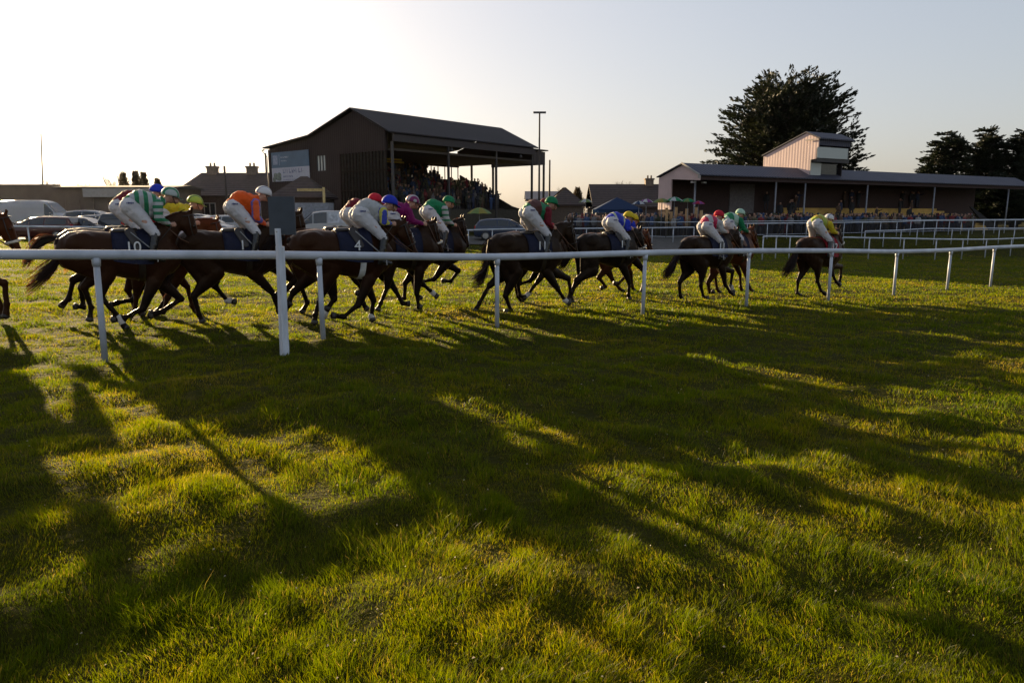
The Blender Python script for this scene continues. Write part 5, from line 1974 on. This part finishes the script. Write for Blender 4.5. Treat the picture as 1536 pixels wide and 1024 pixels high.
def make_car(kind, px, Y, rz, paint, label, group='vehicles parked behind the far rail', flip=False, side_boards=False):
    sp = SH[kind]
    p = onground(px, Y)
    root = thing('parked_van' if 'van' in kind else 'parked_car', p, rz, label, 'van' if 'van' in kind else 'car', group)
    st = sp['st']
    mb = MB()
    vs = []
    for (x, zs, zb, zr, w, wr) in st:
        zr = max(zr, zb + .015)
        prof_ = [(0, zs), (w * .86, zs), (w * .97, zs + .12), (w, zs + (zb - zs) * .55), (w * .97, zb), (w * .97 * .5 + wr * .5 + .02 * 0, zb + (zr - zb) * .5 + .005),
                 (wr + .005, zr - .06 if zr - zb > .2 else zr - .005), (wr * .82, zr), (0, zr + .015)]
        vs += [(x, y, z) for y, z in prof_] + [(x, -y, z) for y, z in reversed(prof_[1:-1])]
    n = 16
    fs = [(i * n + k, i * n + (k + 1) % n, (i + 1) * n + (k + 1) % n, (i + 1) * n + k) for i in range(len(st) - 1) for k in range(n)]
    fs += [tuple(range(n - 1, -1, -1)), tuple(range((len(st) - 1) * n, len(st) * n))]
    mb.add(vs, fs)
    pm = M('car_paint_' + paint, paint_cols[paint], rough=.25, var=.03, spec=.6)
    me = mb.mesh('car_body', [pm], True)
    link('body', me, root)
    def station(x):
        for a, b in zip(st, st[1:]):
            if x <= b[0]:
                t = (x - a[0]) / (b[0] - a[0])
                return [a[i] + (b[i] - a[i]) * t for i in range(6)]
        return st[-1]
    w0, w1, w2, w3 = sp['win']
    segs = []
    if w0 is not None:
        segs += [(w0, w1 - .04), (w1 + .04, w2 - .04)]
    segs += [(w2 + .04, w3)]
    for s_ in (-1, 1):
        for a, b in segs:
            m = MB()
            v = []
            for i in range(5):
                x = a + (b - a) * i / 4
                q = station(x)
                zt = max(q[3] - .10, q[2] + .05)
                for t in (0.06, 1.0):
                    z = q[2] + (zt - q[2]) * t
                    f_ = (z - q[2]) / max(q[3] - q[2], .01)
                    y = q[4] * .97 + (q[5] - q[4] * .97) * min(f_, 1) + .012
                    v.append((x, s_ * y, z))
            m.add(v, [(2 * i, 2 * i + 2, 2 * i + 3, 2 * i + 1) for i in range(4)])
            m.build('window', carglass if not (side_boards and a < w1) else M('window_poster', (.45, .46, .5), rough=.6, var=.4, scale=5), root, True)
    # windscreen and rear glass
    def cross(xa, xb, nm):
        qa, qb = station(xa), station(xb)
        m = MB()
        m.add([(xa, -qa[5] * .86, qa[3] + .018 - .02), (xa, qa[5] * .86, qa[3] - .002), (xb, qb[5] * .95, qb[3] + .02), (xb, -qb[5] * .95, qb[3] + .02)], [(0, 1, 2, 3)])
        v = [Vector(q) + Vector((.02 if xb > 0 else -.02, 0, .022)) for q in m.v]
        m.v = [tuple(q) for q in v]
        m.build(nm, carglass, root)
    if kind in ('hatch', 'estate', 'suv', 'small_van'):
        cross(w2 + .08, w3 + .06, 'windscreen')
    else:
        cross(1.2, 1.9, 'windscreen')
    if kind in ('hatch', 'estate', 'suv'):
        cross(st[2][0] + .03, st[1][0] + .03, 'rear_window')
    L_ = sp['L']
    wr_ = .36 if kind in ('suv', 'van') else .31
    for x in (-L_ * .30, L_ * .31):
        for s_ in (-1, 1):
            w = st[4][4]
            m = MB(); m.cyl((x, s_ * (w - .19), wr_), (x, s_ * (w + .012), wr_), wr_, None, 20)
            wh = m.build('wheel', tyre, root, True)
            m = MB(); m.cyl((x, s_ * (w + .012), wr_), (x, s_ * (w + .024), wr_), wr_ * .66, wr_ * .6, 14); m.build('rim', rim, wh)
    for s_ in (-1, 1):
        m = MB(); m.ell((st[-2][0] - .06, s_ * st[-3][4] * .80, st[-2][2] + .02), (.10, .17, .07), 10, 7); m.build('headlight', lampg, root, True)
        m = MB(); m.box((st[1][0] + .02, s_ * st[1][4] * .86, st[1][2] - .05), (.10, .2, .22)); m.build('tail_light', lampr, root)
        m = MB(); m.ell((w2 + .55, s_ * (st[4][4] + .07), station(w2)[2] + .08), (.06, .09, .065), 8, 6); m.build('wing_mirror', pm, root, True)
    m = MB(); m.box((st[-1][0] - .02, 0, .33), (.10, 1.2, .16)); m.box((st[0][0] + .03, 0, .40), (.10, 1.3, .16)); m.build('bumper', plast, root)
    return root


make_car('van', 58, 62, 0, 'white', 'long white van with high roof beside the brown wall, far left')
make_car('suv', -8, 62, 0, 'silver', 'pale estate car partly hidden behind the long white van, left edge')
make_car('estate', 62, 47, math.radians(180), 'red', 'dark red estate car nearest to the left edge, in front of the white van')
make_car('hatch', 124, 48, 0, 'black', 'black hatchback right of the dark red car, pale reflections on its roof')
make_car('suv', 142, 60, 0, 'silver', 'silver car with roof rails, right of the long white van')
make_car('hatch', 158, 55, math.radians(8), 'silver', 'silver hatchback in the second row behind the black hatchback')
make_car('suv', 182, 51, math.radians(100), 'grey', 'grey car seen end on beside the green hooped jockey')
make_car('estate', 300, 58, 0, 'grey', 'grey saloon just left of the orange jockey')
make_car('hatch', 308, 51, math.radians(-6), 'silver', 'silver hatchback in front of the grey saloon by the orange jockey')
make_car('estate', 350, 54, 0, 'white', 'pale car glimpsed under the orange jockey')
make_car('small_van', 483, 51, math.radians(180), 'white', 'small white van with papers in its side windows, below the kiosk', side_boards=True)
make_car('hatch', 757, 51, math.radians(-4), 'darkblue', 'dark hatchback parked alone in front of the grandstand, centre')

# ------------------------------------------------------------------ umbrellas, gazebo, bookmakers' stands
def umbrella(px, Y, top, half, cols, label):
    p = onground(px, Y)
    r = thing('umbrella', p, 0, label, 'umbrella', 'big umbrellas over the betting pitches')
    H = zat(0, Y, top) - p.z
    R = half * Y * .985 / F
    m = MB(); m.cyl((0, 0, -.1), (0, 0, H), .025, None, 8); m.build('pole', steel_grey, r, True)
    m = MB()
    N, K = 8, 4
    for s in range(N):
        a0, a1 = 2 * PI * s / N, 2 * PI * (s + 1) / N
        rings = []
        for k in range(K + 1):
            t = k / K
            z = H - .02 - (H * 0 + R * .48) * t ** 1.9
            rings.append([(math.cos(a0) * R * t, math.sin(a0) * R * t, z), (math.cos((a0 + a1) / 2) * R * t * .95, math.sin((a0 + a1) / 2) * R * t * .95, z + .03 * t), (math.cos(a1) * R * t, math.sin(a1) * R * t, z)])
        for k in range(K):
            v = rings[k] + rings[k + 1]
            m.add(v, [(0, 1, 4, 3), (1, 2, 5, 4)], s % len(cols))
    m.build('canopy', cols, r)
    m = MB()
    for s in range(N):
        a = 2 * PI * s / N
        m.cyl((math.cos(a) * R * .98, math.sin(a) * R * .98, H - .02 - R * .47), (0, 0, H - R * .4), .008, None, 4)
    m.build('ribs', steel_grey, r)


u_g, u_w, u_p, u_y, u_b, u_r = c_grn, c_white, cloth('purple_canvas', (.22, .05, .22)), cloth('ochre_canvas', (.25, .21, .04)), cloth('blue_canvas', (.018, .04, .10)), cloth('crimson_canvas', (.35, .02, .05))
u_dg = cloth('olive_canvas', (.14, .20, .06))
umbrella(719, 54, 311, 19, [u_y, u_dg], 'large yellow green umbrella low in front of the grandstand terrace')
umbrella(878, 64, 298, 11, [u_dg, u_w], 'green and white umbrella left of the blue gazebo')
umbrella(958, 57, 301, 11, [u_w, u_b], 'white and blue umbrella left of the purple one')
umbrella(969, 58, 298, 11, [u_p, u_w], 'purple and white umbrella in the betting ring')
umbrella(992, 55.5, 297, 14, [u_dg, u_y], 'olive umbrella under the pale gable, first of the three green ones')
umbrella(1011, 55.0, 295, 13, [u_g, u_w], 'green and white umbrella in the middle of the green ones')
umbrella(1031, 55.3, 297, 12, [u_g, u_dg], 'dark green umbrella, rightmost in the betting ring')
umbrella(1047, 56, 301, 10, [u_p, u_r], 'purple red umbrella at the right of the betting ring')
p = onground(925, 68)
r = thing('gazebo', p, 0, 'blue peaked gazebo tent in front of the chimneyed house', 'gazebo')
m = MB()
m.add([(-2.1, -1.5, 2.1), (2.1, -1.5, 2.1), (2.1, 1.5, 2.1), (-2.1, 1.5, 2.1), (0, 0, 3.2)], [(0, 1, 4), (1, 2, 4), (2, 3, 4), (3, 0, 4)])
m.add([(-2.1, -1.5, 1.8), (2.1, -1.5, 1.8), (2.1, -1.5, 2.1), (-2.1, -1.5, 2.1)], [(0, 1, 2, 3)])
m.add([(-2.1, 1.5, 1.8), (2.1, 1.5, 1.8), (2.1, 1.5, 2.1), (-2.1, 1.5, 2.1)], [(0, 1, 2, 3)])
m.build('canopy', u_b, r)
for x in (-2.05, 2.05):
    for y in (-1.45, 1.45):
        m = MB(); m.cyl((x, y, -.1), (x, y, 2.1), .03, None, 6); m.build('leg', steel_grey, r, True)
board_w = M('bookmaker_glow_board', (.9, .72, .5), rough=.5, var=.15, trans=.85)  # sunlit glow put into the warm colour and strong translucency
for k, (px, dy, sz) in enumerate(((1000, 0, 1.0), (1007, 1, .8), (1014, 0, 1.1), (1022, .6, .8), (1030, 0, 1.0), (1044, .3, 1.1), (1052, 0, .9))):
    p = onground(px, 55.6 + dy * .5)
    r = thing('betting_board', p, math.radians(-55), 'upright price board, glow put into its colour, under the umbrellas of the betting ring', 'price board', 'price boards in the betting ring')
    m = MB(); m.box2((-.13, -.015, .75), (.13, .015, 1.0 + 1.1 * sz)); m.build('board', board_w, r)
    m = MB(); m.cyl((-.1, 0, -.05), (-.1, 0, .75), .02, None, 5); m.build('leg', steel_dark, r); m = MB(); m.cyl((.1, 0, -.05), (.1, 0, .75), .02, None, 5); m.build('leg', steel_dark, r); m = MB(); m.box2((-.15, -.03, 1.0 + 1.1 * sz), (.15, .03, 1.05 + 1.1 * sz)); m.build('top_bar', steel_dark, r)

# crowd barrier
pts = [(onground(px, Y).x, Y) for px, Y in ((846, 56.0), (1000, 54.2), (1150, 57.6), (1300, 64.0), (1420, 70.5), (1545, 77.5))]
r = thing('crowd_barrier', (pts[0][0], pts[0][1], 0), 0, 'dark mesh crowd barrier along the front of the spectators', 'barrier')
N = 90
P = []
for i in range(N + 1):
    f_ = i / N * (len(pts) - 1)
    k = min(int(f_), len(pts) - 2)
    u = f_ - k
    x = pts[k][0] * (1 - u) + pts[k + 1][0] * u; y = pts[k][1] * (1 - u) + pts[k + 1][1] * u
    P.append(Vector((x - pts[0][0], y - pts[0][1], g1(x, y))))
m = MB(); m.tube([q + Vector((0, 0, 1.15)) for q in P], .03, 6); m.tube([q + Vector((0, 0, .12)) for q in P], .02, 6); m.build('top_rail', pvc_old, r, True)
m = MB()
for i in range(0, N):
    for j in range(5):
        q = P[i].lerp(P[i + 1], j / 5)
        m.cyl(q + Vector((0, 0, .1)), q + Vector((0, 0, 1.12)), .012, None, 4)
m.build('infill_bars', steel_dark, r)
for i in range(0, N, 3):
    m = MB()
    m.cyl(P[i] - Vector((0, 0, .2)), P[i] + Vector((0, 0, 1.15)), .035, None, 6)
    m.build('post', steel_dark, r)

# ------------------------------------------------------------------ spectators
def crowd_mat(name, coatc, trou, hair, sk=(.40, .22, .15)):
    m, n, b = nmat(name)
    L = n.links
    tc = n.nodes.new('ShaderNodeTexCoord')
    sx = n.nodes.new('ShaderNodeSeparateXYZ')
    L.new(tc.outputs['Object'], sx.inputs[0])
    mr = n.nodes.new('ShaderNodeMapRange')
    mr.inputs[1].default_value = 0; mr.inputs[2].default_value = 2
    L.new(sx.outputs[2], mr.inputs[0])
    r = n.nodes.new('ShaderNodeValToRGB'); r.color_ramp.interpolation = 'CONSTANT'
    e = r.color_ramp.elements
    e[0].position = 0; e[0].color = (.02, .018, .016, 1)
    e[1].position = .05; e[1].color = (*trou, 1)
    for pos, c in ((.415, coatc), (.735, sk), (.835, hair)):
        k = e.new(pos); k.color = (*c, 1)
    L.new(mr.outputs[0], r.inputs[0]); L.new(r.outputs[0], b.inputs['Base Color'])
    b.inputs['Roughness'].default_value = .8
    return m


CROWD = []
for nm_, cc, tt, hh in (('black', (.015, .015, .018), (.03, .03, .04), (.03, .02, .015)), ('navy', (.02, .03, .07), (.04, .04, .06), (.05, .035, .02)), ('brown', (.09, .05, .03), (.05, .04, .035), (.03, .02, .015)),
                        ('grey', (.14, .13, .13), (.03, .03, .04), (.25, .22, .2)), ('olive', (.06, .06, .03), (.05, .045, .04), (.08, .05, .03)), ('red', (.17, .015, .02), (.03, .03, .05), (.04, .03, .02)),
                        ('camel', (.18, .12, .07), (.04, .04, .05), (.06, .04, .03)), ('blue', (.03, .06, .14), (.04, .04, .05), (.05, .03, .02)), ('white', (.30, .28, .27), (.05, .05, .07), (.10, .06, .03))):
    CROWD.append((nm_, crowd_mat('clothes_' + nm_, cc, tt, hh)))


def spectator_mesh(v):
    r = random.Random(v)
    mb = MB()
    lx = r.uniform(.08, .13)
    capsule(mb, (0, -lx, .92), (.02, -lx, .50), .095, .065); capsule(mb, (.02, -lx, .50), (0, -lx, .08), .065, .045); capsule(mb, (0, -lx, .05), (.15, -lx - .02, .04), .05, .04)
    k = r.uniform(-.05, .08)
    capsule(mb, (0, lx, .92), (k, lx, .50), .095, .065); capsule(mb, (k, lx, .50), (0, lx, .08), .065, .045); capsule(mb, (0, lx, .05), (.15, lx + .02, .04), .05, .04)
    capsule(mb, (0, 0, .88), (0, 0, 1.12), .15, .135, 1.25); capsule(mb, (0, 0, 1.12), (.0, 0, 1.34), .14, .13, 1.45); capsule(mb, (0, 0, 1.36), (.01, 0, 1.50), .07, .055)
    mb.ell((.02, 0, 1.60), (.098, .078, .12), 12, 9); capsule(mb, (.10, 0, 1.60), (.125, 0, 1.575), .013, .016, 1, 6)
    for s_ in (-1, 1):
        if v % 5 == 1:      # hands raised to the face, looking through glasses
            e, h = (.12, s_ * .24, 1.14), (.20, s_ * .06, 1.52)
        elif v % 5 == 2:    # hands together in front
            e, h = (-.02, s_ * .27, 1.12), (.20, s_ * .05, 1.05)
        elif v % 5 == 3 and s_ > 0:   # pointing
            e, h = (.2, .25, 1.32), (.45, .2, 1.45)
        else:
            e, h = (-.02, s_ * .26, 1.12), (.04, s_ * .27, .86)
        capsule(mb, (0, s_ * .19, 1.38), e, .062, .05); capsule(mb, e, h, .05, .035); mb.ell(h, (.045, .03, .055))
    return remesh(mb, 'spectator', CROWD[0][1], .03, 2)


SPM = [spectator_mesh(v) for v in range(5)]
pose_txt = ['hands down', 'hands raised to the face', 'hands together', 'one arm stretched out', 'arms hanging']
cnt = 0


def spectator(x, y, z, face, v, ci, where, group, sc=1.0):
    global cnt
    nm_, mat = CROWD[ci]
    o_ = link('person', SPM[v])
    o_.location = (x, y, z)
    o_.rotation_euler = (0, 0, face)
    o_.scale = (sc, sc, sc)
    o_.material_slots[0].link = 'OBJECT'
    o_.material_slots[0].material = mat
    tag(o_, 'spectator in %s coat, %s, %s' % (nm_, pose_txt[v], where), 'spectator', group)
    cnt += 1


rc = random.Random(77)
def enc(px):
    return float(np.interp(px, (846, 1000, 1150, 1300, 1420, 1545), (56.0, 54.2, 57.6, 64.0, 70.5, 77.5)))


DK = [0, 0, 0, 0, 0, 1, 1, 2, 2, 3, 4, 4, 5, 7]
WT = [0, 0, 0, 1, 1, 2, 2, 3, 4, 5, 5, 6, 6, 7, 7, 8]
# enclosure crowd
for k in range(172):
    px = 850 + 605 * (k + rc.random()) / 172
    row = rc.choice((0, 0, 1, 2))
    f_ = (px - 846) / 690
    Yb = enc(px)
    Y = Yb + .8 + row * 1.1 + rc.uniform(-.3, .3)
    if px < 1010:
        Y += rc.choice((0, 2, 4, 5))
    q = onground(px, Y)
    spectator(q.x, q.y, q.z, math.radians(rc.gauss(-95, 35)), rc.randrange(5), rc.choice(WT), 'behind the white enclosure rail', 'spectators packed behind the enclosure rail', rc.uniform(.93, 1.06))
# left grandstand terrace
gz = GLr.location.z
cu, su = math.cos(uang), math.sin(uang)
for k in range(98):
    row = rc.choice((1, 2, 3, 4, 5, 6, 7, 8, 9, 10, 11, 12, 12, 12))
    u = rc.uniform(.8, LG - 1.2 if row < 9 else LG * .68)
    v = 1.2 + row * .70 + .35
    z = 1.1 + row * .36
    x = -10.1 + cu * u * GS[0] - su * v * GS[1]; y = 60.3 + su * u * GS[0] + cu * v * GS[1]; z *= GS[2]
    spectator(x, y, gz + z, uang - PI / 2 + rc.gauss(0, .35), rc.randrange(5), rc.choice(DK), 'on the tall grandstand terrace', 'spectators on the left grandstand terrace', rc.uniform(.93, 1.06))
# right stand steps
gz = GRr.location.z
cu, su = math.cos(math.radians(30)), math.sin(math.radians(30))
for k in range(24):
    row = rc.choice((1, 2, 3, 4, 5, 6, 7, 7))
    u = rc.uniform(11, LR - 8 - row * .75)
    if rc.random() < .5:
        u = rc.choice((14, 22, 24, 33, 34)) + rc.uniform(-1, 1)
    v = .9 + row * .42 + .21
    z = .25 + row * .27 + .27
    x = 14.3 + cu * u - su * v; y = 57.2 + su * u + cu * v; z *= .93
    spectator(x, y, gz + z, math.radians(-60) + rc.gauss(0, .4), rc.randrange(5), rc.choice((0, 0, 1, 2)), 'on the ochre steps', 'spectators on the ochre steps', rc.uniform(.93, 1.06))


def mass(n, name, label, group, place, seed):
    """the rest of a packed crowd as one body of people"""
    r = random.Random(seed)
    src = []
    for me in SPM:
        co = np.empty(len(me.vertices) * 3, np.float32); me.vertices.foreach_get('co', co)
        lp = np.empty(len(me.loops), np.int32); me.loops.foreach_get('vertex_index', lp)
        src.append((co.reshape(-1, 3), lp, [p.loop_total for p in me.polygons]))
    V, Lp, Ls, Mi, off, lo = [], [], [], [], 0, 0
    for k in range(n):
        co, lp, tot = src[r.randrange(5)]
        x, y, z, a, sc = place(r)
        c, s_ = math.cos(a) * sc, math.sin(a) * sc
        q = np.stack([co[:, 0] * c - co[:, 1] * s_ + x, co[:, 0] * s_ + co[:, 1] * c + y, co[:, 2] * sc + z], -1)
        V.append(q); Lp.append(lp + off); off += len(co)
        st = np.concatenate([[0], np.cumsum(tot)[:-1]]) + lo
        Ls.append(st); lo += len(lp)
        Mi += [r.choice(DK)] * len(tot)
    me = bpy.data.meshes.new(name)
    V = np.concatenate(V); Lp = np.concatenate(Lp).astype(np.int32); Ls = np.concatenate(Ls).astype(np.int32)
    me.vertices.add(len(V)); me.vertices.foreach_set('co', V.astype(np.float32).ravel())
    me.loops.add(len(Lp)); me.loops.foreach_set('vertex_index', Lp)
    me.polygons.add(len(Ls)); me.polygons.foreach_set('loop_start', Ls)
    for nm_, mt in CROWD:
        me.materials.append(flat_crowd(nm_, mt))
    me.polygons.foreach_set('material_index', Mi)
    me.update()
    tag(link(name, me), label, kind='stuff', group=group)


def flat_crowd(nm_, mt):
    return M('crowd_' + nm_, {'black': (.02, .02, .022), 'navy': (.02, .03, .07), 'brown': (.09, .05, .03), 'grey': (.14, .13, .13), 'olive': (.06, .06, .03), 'red': (.15, .015, .02),
                              'camel': (.18, .12, .08), 'blue': (.03, .06, .14), 'white': (.30, .26, .24)}[nm_], rough=.8, var=.4, scale=3)


def pl_gl(r):
    row = r.choice((2, 3, 4, 5, 6, 7, 8, 9, 10, 11, 12, 12))
    u = r.uniform(.6, LG - 1.0 if row < 8 else LG * .72)
    v = 1.2 + row * .70 + .35
    z = 1.1 + row * .36
    cu, su = math.cos(uang), math.sin(uang)
    return (-10.1 + cu * u * GS[0] - su * v * GS[1], 60.3 + su * u * GS[0] + cu * v * GS[1], GLr.location.z + z * GS[2], uang - PI / 2 + r.gauss(0, .3), r.uniform(.93, 1.05))


def pl_en(r):
    px = r.uniform(852, 1462)
    Yb = enc(px)
    Y = Yb + 1.5 + r.uniform(0, 2.0 if px > 1000 else 8)
    q = onground(px, Y)
    return (q.x, q.y, q.z, math.radians(r.gauss(-95, 40)), r.uniform(.93, 1.08))


mass(270, 'crowd', 'dense crowd filling the tall grandstand terrace', None, pl_gl, 5)
mass(320, 'crowd', 'dense crowd in the enclosure behind the front row of spectators', None, pl_en, 6)

# ------------------------------------------------------------------ the air: thin haze added for the lens glare towards the low sun
m = MB()
m.box2((-1400, -420, -8), (1400, 1500, 60))
hz = m.mesh('haze')
hm = bpy.data.materials.new('haze_air')
hm.use_nodes = True
n = hm.node_tree
n.nodes.remove(n.nodes['Principled BSDF'])
pv = n.nodes.new('ShaderNodeVolumePrincipled')
pv.inputs['Color'].default_value = (.95, .93, .92, 1)
pv.inputs['Density'].default_value = .00002
pv.inputs['Anisotropy'].default_value = .8
n.links.new(pv.outputs[0], n.nodes['Material Output'].inputs['Volume'])
hz.materials.append(hm)
tag(link('haze', hz), 'thin haze over the racecourse, added for the sun glare', kind='stuff')
